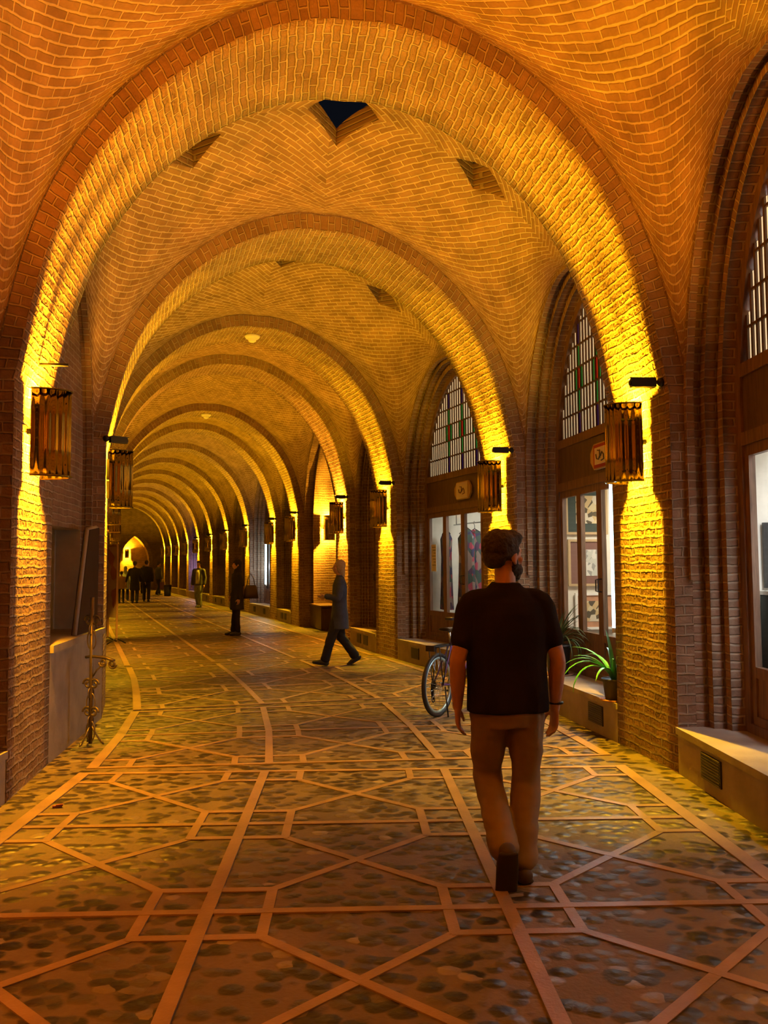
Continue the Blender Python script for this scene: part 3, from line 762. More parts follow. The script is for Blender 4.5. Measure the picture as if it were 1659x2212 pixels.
# smoke detectors
for k, lab in ((4, 'white smoke detector under the crown of the third arch'), (6, 'white smoke detector under the crown of the fifth arch, further away')):
    a = arches[k]; z = ZS + a.rise
    t = thing('smoke_detector', lab, 'smoke detector', (a.c.x, a.c.y, z), a.ang, 'smoke detectors under the arches')
    mb = MB(); mb.lathe([(.001, -.0), (.13, 0), (.13, -.03), (.10, -.06), (.001, -.06)], 20); mb.build('base', M['white'], t)
    mb = MB(); mb.lathe([(.075, -.06), (.065, -.10), (.03, -.12), (.001, -.12)], 16); mb.build('sensor', M['white'], t)

# ------------------------------------------------------------------ signs above shops
def hexsign(k, x, label, red=False):
    T, Lg, hw, rise, dep, mid, ang = fr[(k, 1)]
    P = T @ Vector((x, -(dep - .015), 2.76)); t = thing('shop_sign', label, 'sign', P, ang)
    def plate(mb, w, h, tip, y0, y1, mi=0):
        pts = [(-w, h), (-w - tip, h * .35), (-w - tip, -h * .35), (-w, -h), (w, -h), (w + tip, -h * .35), (w + tip, h * .35), (w, h)]
        mb.face([(a, y1, b) for a, b in pts], mi=mi); mb.face([(a, y0, b) for a, b in pts][::-1], mi=mi)
        for i in range(8):
            a, b = pts[i], pts[(i + 1) % 8]; mb.face([(a[0], y0, a[1]), (b[0], y0, b[1]), (b[0], y1, b[1]), (a[0], y1, a[1])], mi=mi)
    mb = MB(); plate(mb, .2, .14, .09, -.02, .01); mb.build('backing', M['gold'], t)
    if red:
        mb = MB(); mb.box((-.19, .19), (.01, .016), (-.125, .125)); mb.build('red_border', M['red_paint'], t)
    mb = MB(); w = .15 if red else .2; mb.box((-w, w), (.016, .022), (-.09 if red else -.125, .09 if red else .125)); mb.build('plate', M['white'], t)
    mb = MB(); y = .026   # brush-like script strokes
    mb.tube([(.1, y, .02), (.08, y, -.03), (.03, y, -.04), (0, y, -.01)], .008, 6); mb.tube([(.0, y, .06), (-.005, y, -.03)], .007, 6)
    mb.tube([(-.02, y, -.01), (-.06, y, .03), (-.1, y, .0), (-.11, y, -.05), (-.04, y, -.06)], .008, 6); mb.tube([(.06, y, .06), (.03, y, .055)], .006, 6)
    mb.build('lettering', M['darkwood'] if not red else M['grille'], t)
    return t
hexsign(3, -.1, 'white six-sided shop sign over the glazed doors behind the walking man')
hexsign(2, -.2, 'white shop sign with red border and gilt points over the picture shop', True)

# ------------------------------------------------------------------ shop interiors
def lit_room(k, col, power, x=0, y=1.3, z=2.85, size=.8, tilt=0):
    T, Lg, hw, rise, dep, mid, ang = fr[(k, 1)]
    P = T @ Vector((x, -(dep + y), z)); t = thing('ceiling_light', 'square lit ceiling panel inside shop %s' % {1: 'beside the right edge of the photo', 2: 'with framed pictures', 3: 'with printed clothes'}[k], 'ceiling light', P, ang, 'shop ceiling lights')
    mb = MB(); mb.box((-size / 2, size / 2), (-size / 4, size / 4), (0, .03)); mb.build('diffuser', M['ceil_on'], t)
    mb = MB(); s = size / 2 + .03
    mb.box((-s, s), (-s / 2 - .03, -s / 2), (-.01, .05)); mb.box((-s, s), (s / 2, s / 2 + .03), (-.01, .05)); mb.box((-s, -s + .03), (-s / 2, s / 2), (-.01, .05)); mb.box((s - .03, s), (-s / 2, s / 2), (-.01, .05)); mb.build('frame', M['white'], t)
    ld = bpy.data.lights.new('panel_light', 'AREA'); ld.energy = power; ld.color = col; ld.size = size; lo = bpy.data.objects.new('panel_light', ld); COL.objects.link(lo); lo.parent = t; lo.location = (0, 0, -.05); lo.rotation_euler = (-tilt, 0, 0)
lit_room(1, (.88, .92, 1.0), 200, y=.5, tilt=1.0); lit_room(2, (1, .90, .72), 85, y=.8, tilt=.4); lit_room(3, (.95, .95, .85), 60, y=.8, tilt=.4)
def frm(k): return fr[(k, 1)]
def picture(T, x, y, z, w, h, rz, label, mount, art, frame='gold'):
    P = T @ Vector((x, y, z)); a = T.to_euler().z + rz
    t = thing('framed_picture', label, 'picture', P, a, None)
    f = .03
    mb = MB(); mb.box((-w / 2, w / 2), (-.03, 0), (h / 2 - f, h / 2)); mb.box((-w / 2, w / 2), (-.03, 0), (-h / 2, -h / 2 + f)); mb.box((-w / 2, -w / 2 + f), (-.03, 0), (-h / 2 + f, h / 2 - f)); mb.box((w / 2 - f, w / 2), (-.03, 0), (-h / 2 + f, h / 2 - f)); mb.build('frame', M[frame], t)
    mb = MB(); mb.box((-w / 2 + f, w / 2 - f), (-.015, -.004), (-h / 2 + f, h / 2 - f)); mb.build('mount', M[mount], t)
    mb = MB(); mb.box((-w * .25, w * .25), (-.019, -.014), (-h * .28, h * .28)); mb.build('print', M[art], t)
    return t
# shop with pictures (bay 2)
T, Lg, hw, rise, dep, mid, ang = frm(2)
xw = hw + .10
picture(T, xw, -(dep + .42), 2.28, .55, .62, PI / 2 + PI, 'tall framed picture with dark mount, upper one on the shop side wall', 'darkmount', 'art', 'gold')
picture(T, xw, -(dep + .42), 1.62, .5, .58, PI / 2 + PI, 'framed grey print in brown mount, lower one on the shop side wall', 'mount', 'artgrey', 'gold')
picture(T, xw, -(dep + 1.35), 2.35, .6, .5, PI / 2 + PI, 'framed pale picture deeper inside the picture shop, near its ceiling', 'paper', 'art', 'black')
picture(T, xw, -(dep + .50), 1.02, .5, .45, PI / 2 + PI, 'unframed tan print at the foot of the picture shop wall', 'terracotta', 'art', 'white')
t = thing('television', 'wall television showing a blue picture inside the picture shop', 'television', T @ Vector((xw - .02, -(dep + 1.75), 1.75)), ang - PI / 2)
mb = MB(); mb.box((-.42, .42), (-.04, 0), (-.26, .26)); mb.build('casing', M['blackplastic'], t); mb = MB(); mb.box((-.39, .39), (-.044, -.04), (-.23, .23)); mb.build('screen', M['screen'], t)
t = thing('cabinet', 'brown wooden cabinet inside the picture shop under the vase', 'cabinet', T @ Vector((.55, -(dep + 1.0), .34)), ang)
mb = MB(); mb.box((-.3, .3), (-.3, .3), (0, 1.0)); mb.build('body', M['wood'], t); mb = MB(); mb.box((-.32, .32), (-.32, .32), (1.0, 1.03)); mb.build('top', M['darkwood'], t)
for xx in (-.15, .15):
    mb = MB(); mb.box((xx - .13, xx + .13), (.3, .315), (.05, .95)); d_ = mb.build('door', M['wood'], t); mb = MB(); mb.tube([(xx + (.09 if xx < 0 else -.09), .315, .5), (xx + (.09 if xx < 0 else -.09), .335, .5)], .01, 8); mb.build('knob', M['brass'], d_)
t = thing('vase', 'terracotta vase holding dried twigs on the cabinet in the picture shop', 'vase', T @ Vector((.5, -(dep + .9), 1.37)), 0)
mb = MB(); mb.lathe([(.001, 0), (.09, 0), (.13, .08), (.14, .14), (.09, .22), (.06, .25), (.075, .28), (.06, .28), (.001, .26)], 20); mb.build('body', M['terracotta'], t)
mb = MB()
for i in range(16):
    a_ = random.uniform(0, 6.28); r_ = random.uniform(.04, .14); mb.tube([(0, 0, .26), (r_ * .5 * math.cos(a_), r_ * .5 * math.sin(a_), .38), (r_ * math.cos(a_), r_ * math.sin(a_), .5)], .006, 5)
mb.build('twigs', M['tan'], t)
# lit tube on the near side of the picture shop doorway
P = T @ Vector((-.44, -(dep - .03), .0))
t = thing('light_tube', 'tall upright bluish-white light tube on the doorway of the picture shop', 'light', P, ang)
mb = MB(); mb.tube([(0, 0, .95), (0, 0, 2.45)], .016, 10); mb.build('tube', M['tube_on'], t)
mb = MB(); mb.box((-.03, .03), (-.03, -.015), (.9, 2.5)); mb.tube([(0, 0, .9), (0, 0, .95)], .02, 8); mb.tube([(0, 0, 2.45), (0, 0, 2.5)], .02, 8); mb.build('fitting', M['white'], t)
ld = bpy.data.lights.new('tube_light', 'AREA'); ld.shape = 'RECTANGLE'; ld.size = .05; ld.size_y = 1.4; ld.energy = 16; ld.color = (.62, .82, 1)
lo = bpy.data.objects.new('tube_light', ld); COL.objects.link(lo); lo.parent = t; lo.location = (0, .05, 1.6); lo.rotation_euler = (PI / 2, 0, 0)
# shop with clothes (bay 3)
T, Lg, hw, rise, dep, mid, ang = frm(3)
for i, (xx, yy) in enumerate(((hw - .22, .30), (hw - .62, .5), (hw - .2, .85), (-.55, 2.1))):
    t = thing('hanging_garment', ['long dark red patterned garment hanging nearest the shop window', 'patterned dark garment hanging second from the shop window', 'dark printed garment hanging behind the two at the shop window', 'printed garment hanging deep inside the clothes shop'][i], 'garment', T @ Vector((xx, -(dep + yy), .85)), ang + i * .4, None)
    mb = MB(); n = 20
    rows = []
    for z, r_ in ((0, .2), (.4, .17), (.9, .15), (1.2, .17), (1.32, .08), (1.36, .03)):
        rows.append([((r_ + .02 * math.sin(q * 5 * 2 * PI / n)) * math.cos(2 * PI * q / n), (r_ * .45 + .015 * math.sin(q * 4 * 2 * PI / n)) * math.sin(2 * PI * q / n), z) for q in range(n + 1)])
    mb.grid(rows); mb.build('cloth', M['clothes'], t)
    mb = MB(); mb.tube([(-.17, 0, 1.28), (0, 0, 1.38), (.17, 0, 1.28)], .008, 6); mb.tube([(0, 0, 1.38), (0, 0, 1.45), (.03, 0, 1.48), (0, 0, 1.51)], .005, 6); mb.build('hanger', M['black'], t)
t = thing('garment_rail', 'steel rail carrying the garments inside the clothes shop', 'rail', T @ Vector((0, -(dep + .55), 0)), ang)
mb = MB(); mb.tube([(-hw, 0, 2.3), (hw, 0, 2.3)], .012, 8); mb.tube([(-hw + .1, 0, 2.3), (-hw + .1, 0, 2.99)], .01, 8); mb.tube([(hw - .1, 0, 2.3), (hw - .1, 0, 2.99)], .01, 8); mb.build('rail', M['chrome'], t)
t = thing('notice', 'white paper notice taped inside the far door leaf of the clothes shop', 'notice', T @ Vector((hw - .3, -(dep + .035), 1.75)), ang)
mb = MB(); mb.box((-.1, .1), (0, .003), (-.25, .2)); mb.build('sheet', M['paper'], t)
mb = MB()
for i in range(7): mb.box((-.08, .07 - .03 * (i % 3)), (.003, .004), (.15 - i * .05, .16 - i * .05))
mb.build('lettering', M['grille'], t)
t = thing('air_conditioner', 'white boxy appliance inside the clothes shop', 'appliance', T @ Vector((.35, -(dep + 1.7), .34)), ang)
mb = MB(); mb.box((-.3, .3), (-.2, .2), (0, 1.65)); mb.build('body', M['white'], t)
mb = MB(); mb.box((-.24, .24), (.2, .21), (1.3, 1.55)); mb.build('grille', M['grille'], t)
t = thing('counter', 'dark counter inside the clothes shop', 'counter', T @ Vector((-.5, -(dep + 1.2), .34)), ang)
mb = MB(); mb.box((-.5, .5), (-.25, .25), (0, .8)); mb.build('body', M['darkwood'], t); mb = MB(); mb.box((-.53, .53), (-.28, .28), (.8, .84)); mb.build('top', M['wood'], t)
# brightly lit window beside the right edge (bay 1)
T, Lg, hw, rise, dep, mid, ang = frm(1)
t = thing('display_shelf', 'white display shelf behind the bright shop window by the right edge', 'shelf', T @ Vector((hw - .12, -(dep + .42), 1.36)), ang)
mb = MB(); mb.box((-.3, .21), (-.25, .25), (0, .03)); mb.build('board', M['white'], t)
mb = MB(); mb.box((-.28, .2), (-.24, .24), (-1.0, 0)); mb.build('base_cabinet', M['darkmount'], t)
t = picture(T, hw + .1, -(dep + .45), 1.66, .46, .5, PI / 2 + PI, 'black-framed dark picture standing on the white display shelf', 'blackplastic', 'darkmount', 'black')
t = thing('dried_flower', 'small dark dried flower hanging in the bright shop window', 'ornament', T @ Vector((hw - .1, -(dep + .4), 2.15)), 0)
mb = MB()
for i in range(14):
    a_ = random.uniform(0, 6.28); b_ = random.uniform(-1, 1); mb.tube([(0, 0, 0), (.09 * math.cos(a_), .09 * math.sin(a_), .06 * b_)], [.012, .004], 5)
mb.tube([(0, 0, 0), (0, 0, .84)], .003, 5); mb.build('spray', M['mount'], t)
# cold tube in a far shop, violet one further
for (k, mt, lab, col, e) in ((7, 'tube_on', 'upright white light tube in the seventh shopfront of the right side', (.8, .9, 1), 14), (11, 'led_blue', 'violet light tube in a far shopfront of the right side', (.5, .4, 1), 25)):
    T, Lg, hw, rise, dep, mid, ang = frm(k)
    t = thing('light_tube', lab, 'light', T @ Vector((hw - .5, -(dep - .04), 0)), ang)
    mb = MB(); mb.tube([(0, 0, 1.0), (0, 0, 2.6)], .03, 8); mb.build('tube', M[mt], t); mb = MB(); mb.box((-.05, .05), (-.04, -.02), (.95, 2.65)); mb.build('fitting', M['white'], t)
    ld = bpy.data.lights.new('tube_light', 'POINT'); ld.energy = e; ld.color = col; ld.shadow_soft_size = .1; lo = bpy.data.objects.new('tube_light', ld); COL.objects.link(lo); lo.parent = t; lo.location = (0, .15, 1.6)

# ------------------------------------------------------------------ plants on the ledge
def spiky(name, label, P, mat, n, ln, pot=True, up=.5, rpot=.11, hpot=.2, wd=.018):
    t = thing(name, label, 'plant', P, 0)
    if pot:
        mb = MB(); mb.lathe([(.001, 0), (rpot * .75, 0), (rpot, hpot), (rpot + .012, hpot), (rpot + .012, hpot - .02), (rpot - .01, hpot - .01), (.001, hpot - .03)], 20); mb.build('pot', M['pot'], t)
        mb = MB(); mb.lathe([(.001, 0), (rpot + .02, 0), (rpot + .03, .015), (rpot - .02, .01)], 20); mb.build('saucer', M['terracotta'], t)
    for i in range(n):
        mb = MB(); a_ = i * 2.4 + random.uniform(-.3, .3); L_ = ln * random.uniform(.7, 1.1); th_ = random.uniform(up * .3, up * 1.7)
        rows = []
        p = Vector((.02 * math.cos(a_), .02 * math.sin(a_), hpot - .02)); el = PI / 2 - th_ * .5; N_ = 9; sd = Vector((-math.sin(a_), math.cos(a_), 0))
        for j in range(N_ + 1):
            q = j / N_; w_ = wd * (1 - q) ** .6 * (.6 + .8 * min(q * 3, 1)) + .001
            rows.append([p - sd * w_, p + Vector((0, 0, -w_ * .5)), p + sd * w_])
            d = Vector((math.cos(a_) * math.cos(el), math.sin(a_) * math.cos(el), math.sin(el))); p = p + d * (L_ / N_); el -= th_ * .32
        mb.grid(rows); mb.grid([[x + Vector((0, 0, -.002)) for x in r] for r in rows], flip=True); mb.build('leaf', M[mat], t)
    return t
T, Lg, hw, rise, dep, mid, ang = frm(2)
spiky('potted_plant', 'spiky green plant in a dark pot on the stone ledge beside the nearest right pier', (2.11, 7.98, .35), 'leaf', 18, .62, up=.6)
Pp = T @ Vector((.62, -.05, .35)); spiky('potted_plant', 'bushy dark grass plant in a dark tub on the ledge behind the walking man', Pp, 'grassleaf', 60, .6, up=.8, rpot=.15, hpot=.34, wd=.008)

# ------------------------------------------------------------------ left bay: stone counter, niche sill, shutter, iron stand, display stand
T, Lg, hw, rise, dep, mid, ang = fr[(2, -1)]
mb = MB(T); mb.box((-Lg / 2 + .003, Lg / 2 - .003), (-WOFF, dep - .003), (0, .9)); o = mb.build('baseboard_left', M['stone'], kind='structure')
mb = MB(T); mb.box((-Lg / 2 + .004, Lg / 2 - .004), (-WOFF - .03, dep + .38), (.9, .96)); o = mb.build('trim_%d' % (len(arches) + 2), M['stone'], kind='structure'); o['label'] = 'stone sill of the left side niche'
t = thing('shop_hatch', 'leaning dark board with pale wooden frame standing on the left stone sill', 'board', (0, 0, 0))
pts = [(-3.03, 9.0, .965), (-3.02, 9.0, 2.02), (-2.99, 8.62, 1.98), (-2.93, 8.15, .965)]
pts = [Vector(p) for p in pts]; nn_ = Vector((.97, .15, 0)) * .03
mb = MB(); A_ = [p + nn_ for p in pts]; B_ = [p - nn_ for p in pts]; mb.face(A_); mb.face(B_[::-1])
for i in range(4): mb.face([A_[i], B_[i], B_[(i + 1) % 4], A_[(i + 1) % 4]])
mb.build('board', M['boardblack'], t)
for i in range(4):
    mb = MB(); p, q = pts[i], pts[(i + 1) % 4]; mb.tube([p, q], .024, 4); mb.build('frame_bar', M['stone'], t)
t = thing('iron_stand', 'wrought iron scroll stand with side arm in front of the left stone wall', 'stand', (-2.66, 7.84, 0), -.3)
mb = MB(); mb.tube([(0, 0, .02), (0, 0, 1.33)], .018, 8); mb.build('pole', M['iron'], t)
def scroll(mb, c, r0, turns, sgn=1, ax='x', r=.011, flip=1, start=0):
    pts = []
    N_ = int(26 * turns)
    for i in range(N_ + 1):
        a_ = start + sgn * 2 * PI * turns * i / N_; rr_ = r0 * (1 - .75 * i / N_)
        h_ = rr_ * math.cos(a_) * flip; v_ = rr_ * math.sin(a_)
        pts.append((c[0] + (h_ if ax == 'x' else 0), c[1] + (0 if ax == 'x' else h_), c[2] + v_))
    mb.tube(pts, r, 6)
for z_, nm in ((1.12, 'upper_scroll'), (.55, 'middle_scroll'), (.3, 'lower_scroll')):
    mb = MB()
    scroll(mb, (.035, 0, z_), .05, 1.3); scroll(mb, (-.035, 0, z_), .05, 1.3, flip=-1)
    mb.tube([(.045 * math.cos(a_ * PI / 12), 0, z_ - .17 + .09 * math.sin(a_ * PI / 12)) for a_ in range(24)], .007, 6, closed=True)
    mb.tube([(0, .04 * math.cos(a_ * PI / 12), z_ - .08 + .05 * math.sin(a_ * PI / 12)) for a_ in range(24)], .006, 6, closed=True)
    mb.build(nm, M['iron'], t)
mb = MB(); mb.tube([(-.06, 0, .79), (0, 0, .8), (.15, 0, .79), (.24, 0, .765)], .014, 8); scroll(mb, (.22, 0, .735), .042, 1.5, sgn=-1); scroll(mb, (.12, 0, .745), .04, 1.4, sgn=-1, flip=-1); mb.tube([(.02, 0, .62), (.06, 0, .68), (.15, 0, .75)], .008, 6); mb.build('arm', M['iron'], t)
for a_ in (.3, 2.4, 4.5):
    mb = MB(); c_, s_ = math.cos(a_), math.sin(a_); mb.tube([(0, 0, .2), (.04 * c_, .04 * s_, .12), (.1 * c_, .1 * s_, .03), (.12 * c_, .12 * s_, .012), (.1 * c_, .1 * s_, .05)], .009, 6); mb.build('leg', M['iron'], t)
# display stand further along left side
t = thing('display_stand', 'cream and red printed banner stand by the left side piers', 'stand', (-5.78, 18.3, 0), -.9)
mb = MB(); mb.box((-.24, .24), (-.015, .015), (.55, 2.05)); mb.build('banner', M['banner'], t)
mb = MB(); mb.box((-.26, -.24), (-.02, .02), (.1, 2.07)); mb.box((.24, .26), (-.02, .02), (.1, 2.07)); mb.box((-.26, .26), (-.02, .02), (2.05, 2.08)); mb.build('frame', M['tan'], t)
for sx in (-.25, .25):
    mb = MB(); mb.tube([(sx, -.2, .01), (sx, 0, .12), (sx, .2, .01)], .012, 6); mb.build('leg', M['black'], t)
# wooden bench box in the right alcove
T, Lg, hw, rise, dep, mid, ang = fr[(5, 1)]
t = thing('planter_box', 'low dark plank box in front of the deep right alcove', 'box', T @ Vector((hw - .75, -.35, 0)), ang)
for i in range(10):
    mb = MB(); x_ = -.7 + i * .14; mb.box((x_, x_ + .13), (.22, .25), (.02, .58)); mb.build('plank', M['darkwood'], t)
mb = MB(); mb.box((-.7, .7), (-.25, .22), (.02, .55)); mb.build('body', M['darkwood'], t)
mb = MB(); mb.box((-.73, .73), (-.28, .28), (.58, .62)); mb.build('lid', M['wood'], t)
# bin far away
t = thing('litter_bin', 'black litter bin on the floor by the far right piers', 'bin', (-12.1, 48.0, 0), .3)
mb = MB(); mb.lathe([(.001, 0), (.18, 0), (.21, .55), (.001, .55)], 16); mb.build('body', M['blackplastic'], t); mb = MB(); mb.lathe([(.22, .55), (.22, .6), (.1, .64), (.001, .64)], 16); mb.build('lid', M['black'], t)
# litter
mb = MB(); mb.box((-.03, .03), (-.012, .012), (0, .012)); mb.box((-.01, .035), (-.02, .0), (.008, .02)); o = mb.build('litter', M['litter']); o.location = (-2.2, 5.85, .003); o.rotation_euler = (0, 0, .4); tag(o, 'small red scrap of litter on the paving near the left wall', 'litter')

# ------------------------------------------------------------------ people
def ring_loft(mb, rings, cap=True, sm=True):
    n = len(rings[0])
    for A, B in zip(rings, rings[1:]):
        for k in range(n): mb.face([A[k], A[(k + 1) % n], B[(k + 1) % n], B[k]], sm=sm)
    if cap:
        for r, fl in ((rings[0], True), (rings[-1], False)):
            c = sum((Vector(p) for p in r), Vector()) / n
            for k in range(n):
                t = [r[k], r[(k + 1) % n], c]
                mb.face(t[::-1] if fl else t, sm=sm)
def limb(mb, pts, rad, n=14, side=(1, 0, 0)):
    """tapered limb; rad entries r or (r_side, r_other); rounded ends"""
    pts = [Vector(p) for p in pts]; rad = [(r, r) if not isinstance(r, tuple) else r for r in rad]
    # subdivide smoothly (catmull-rom)
    P = []; Rr = []
    for i in range(len(pts) - 1):
        p0 = pts[max(i - 1, 0)]; p1 = pts[i]; p2 = pts[i + 1]; p3 = pts[min(i + 2, len(pts) - 1)]
        for q in range(4):
            t = q / 4; P.append(.5 * ((2 * p1) + (p2 - p0) * t + (2 * p0 - 5 * p1 + 4 * p2 - p3) * t * t + (3 * p1 - p0 - 3 * p2 + p3) * t ** 3))
            tt = t * t * (3 - 2 * t); Rr.append((rad[i][0] * (1 - tt) + rad[i + 1][0] * tt, rad[i][1] * (1 - tt) + rad[i + 1][1] * tt))
    P.append(pts[-1]); Rr.append(rad[-1])
    rings = []; S = Vector(side)
    def mk(p, d, ra, rb):
        a = S - d * S.dot(d); a.normalize(); b = d.cross(a)
        return [p + a * (ra * math.cos(2 * PI * k / n)) + b * (rb * math.sin(2 * PI * k / n)) for k in range(n)]
    d0 = (P[1] - P[0]).normalized(); d1 = (P[-1] - P[-2]).normalized()
    for u in (.95, .7, .35): rings.append(mk(P[0] - d0 * min(Rr[0]) * u * .9, d0, Rr[0][0] * math.sqrt(1 - u * u), Rr[0][1] * math.sqrt(1 - u * u)))
    for i, p in enumerate(P):
        d = (P[min(i + 1, len(P) - 1)] - P[max(i - 1, 0)]).normalized(); rings.append(mk(p, d, *Rr[i]))
    for u in (.35, .7, .95): rings.append(mk(P[-1] + d1 * min(Rr[-1]) * u * .9, d1, Rr[-1][0] * math.sqrt(1 - u * u), Rr[-1][1] * math.sqrt(1 - u * u)))
    ring_loft(mb, rings)
def ell(mb, c, r, rot=None, n=16):
    c = Vector(c); rings = []
    for i in range(1, 10):
        a = PI * i / 10 - PI / 2
        ring = []
        for k in range(n):
            v = Vector((r[0] * math.cos(a) * math.cos(2 * PI * k / n), r[1] * math.cos(a) * math.sin(2 * PI * k / n), r[2] * math.sin(a)))
            if rot is not None: v = rot @ v
            ring.append(c + v)
        rings.append(ring)
    ring_loft(mb, rings)
def sect(mb, secs, n=20, pw=2.4):
    """vertical loft of rounded sections (z, rx, ry, cx, cy)"""
    rings = []
    for z, rx, ry, cx, cy in secs:
        ring = []
        for k in range(n):
            a = 2 * PI * k / n; c_, s_ = math.cos(a), math.sin(a)
            ring.append(Vector((cx + rx * math.copysign(abs(c_) ** (2 / pw), c_), cy + ry * math.copysign(abs(s_) ** (2 / pw), s_), z)))
        rings.append(ring)
    ring_loft(mb, rings)
def fuse(mb, name, mats, parent, vox, smooth=6, folds=None):
    o = mb.build(name, mats, parent)
    md = o.modifiers.new('r', 'REMESH'); md.mode = 'VOXEL'; md.voxel_size = vox; md.use_smooth_shade = True
    ms = o.modifiers.new('s', 'SMOOTH'); ms.factor = .5; ms.iterations = smooth
    dg = bpy.context.evaluated_depsgraph_get(); dg.update()
    me = bpy.data.meshes.new_from_object(o.evaluated_get(dg)); o.modifiers.clear(); old = o.data; o.data = me; bpy.data.meshes.remove(old); me.name = name
    if folds:
        amp, sc, zst = folds
        me.calc_loop_triangles()
        ns = [v.normal.copy() for v in me.vertices]
        for v, nn in zip(me.vertices, ns):
            p = v.co; q = noise.noise(Vector((p.x * sc, p.y * sc, p.z * sc * zst))) + .5 * noise.noise(Vector((p.x * sc * 2.1 + 7, p.y * sc * 2.1, p.z * sc * zst * 2.3)))
            v.co = p + nn * q * amp
    for p in me.polygons: p.use_smooth = True
    if not me.materials:
        for mt in (mats if isinstance(mats, list) else [mats]): me.materials.append(mt)
    return o
def hand(mb, wrist, d, palmn, side, size=1.0, curl=.5, det=True):
    """wrist point, d = direction of hand, palmn = palm normal, side = direction of the thumb"""
    W = Vector(wrist); d = Vector(d).normalized(); s = Vector(side); s = (s - d * s.dot(d)).normalized(); n = Vector(palmn); n = (n - d * n.dot(d)); n = (n - s * n.dot(s)).normalized()
    S = size
    limb(mb, [W - d * .02 * S, W + d * .03 * S, W + d * .085 * S], [(.024 * S, .022 * S), (.036 * S, .016 * S), (.038 * S, .014 * S)], 12, side=s)
    lens = [.068, .078, .073, .058]; offs = [.029, .010, -.010, -.028]
    for i, (L_, o_) in enumerate(zip(lens, offs)):
        b = W + d * (.085 - abs(o_) * .15) * S + s * o_ * S; c = curl * (.8 + .15 * i); dd = d.copy(); pts = [b - d * .02 * S, b]
        for j, fr_ in enumerate((.45, .32, .25)):
            a_ = c * (.45 + .25 * j); dd = (dd * math.cos(a_) + n * math.sin(a_)).normalized(); pts.append(pts[-1] + dd * L_ * fr_ * S)
        limb(mb, pts, [.0095 * S, .0095 * S, .009 * S, .0082 * S, .007 * S], 8, side=s)
    b = W + d * .025 * S + s * .028 * S; pts = [b - s * .012 * S, b, b + (d * .55 + s * .75 + n * .25).normalized() * .035 * S]; pts.append(pts[-1] + (d * .9 + s * .3 + n * .3).normalized() * .030 * S); pts.append(pts[-1] + (d + n * .3).normalized() * .022 * S)
    limb(mb, pts, [.014 * S, .014 * S, .0115 * S, .010 * S, .008 * S], 8, side=n)
def head(mb, c, yaw, tilt=0, S=1.0):
    """head centre c, facing +y before yaw (about z)"""
    Rm = (Matrix.Rotation(yaw, 3, 'Z') @ Matrix.Rotation(tilt, 3, 'X')); c = Vector(c)
    def T_(p): return c + Rm @ (Vector(p) * S)
    ell(mb, T_((0, -.012, .025)), (.076 * S, .096 * S, .088 * S), Rm)
    ell(mb, T_((0, .022, -.045)), (.058 * S, .066 * S, .072 * S), Rm)
    ell(mb, T_((0, .055, -.088)), (.030 * S, .026 * S, .024 * S), Rm)           # chin
    ell(mb, T_((0, .070, .028)), (.050 * S, .018 * S, .014 * S), Rm)            # brow
    limb(mb, [T_((0, .082, .018)), T_((0, .100, -.012)), T_((0, .106, -.026))], [.009 * S, .012 * S, .015 * S], 8)   # nose
    for sx in (-1, 1):
        ell(mb, T_((sx * .016, .094, -.030)), (.010 * S, .012 * S, .009 * S), Rm)
        ell(mb, T_((sx * .040, .062, -.018)), (.022 * S, .020 * S, .018 * S), Rm)   # cheek
        ell(mb, T_((sx * .030, .074, .008)), (.013 * S, .010 * S, .008 * S), Rm)    # eyelids
        ell(mb, T_((sx * .078, -.006, -.008)), (.009 * S, .020 * S, .033 * S), Rm)  # ear
        ell(mb, T_((sx * .080, -.002, -.036)), (.007 * S, .011 * S, .011 * S), Rm)
    ell(mb, T_((0, .088, -.056)), (.024 * S, .012 * S, .007 * S), Rm); ell(mb, T_((0, .085, -.067)), (.021 * S, .012 * S, .007 * S), Rm)  # lips
    return Rm, T_
def eyes(root, T_, S, Rm):
    for sx in (-1, 1):
        mb = MB(); ell(mb, T_((sx * .030, .0795, .006)), (.009 * S, .0055 * S, .005 * S), Rm, 10); mb.build('eye', M['hairdark'], root)

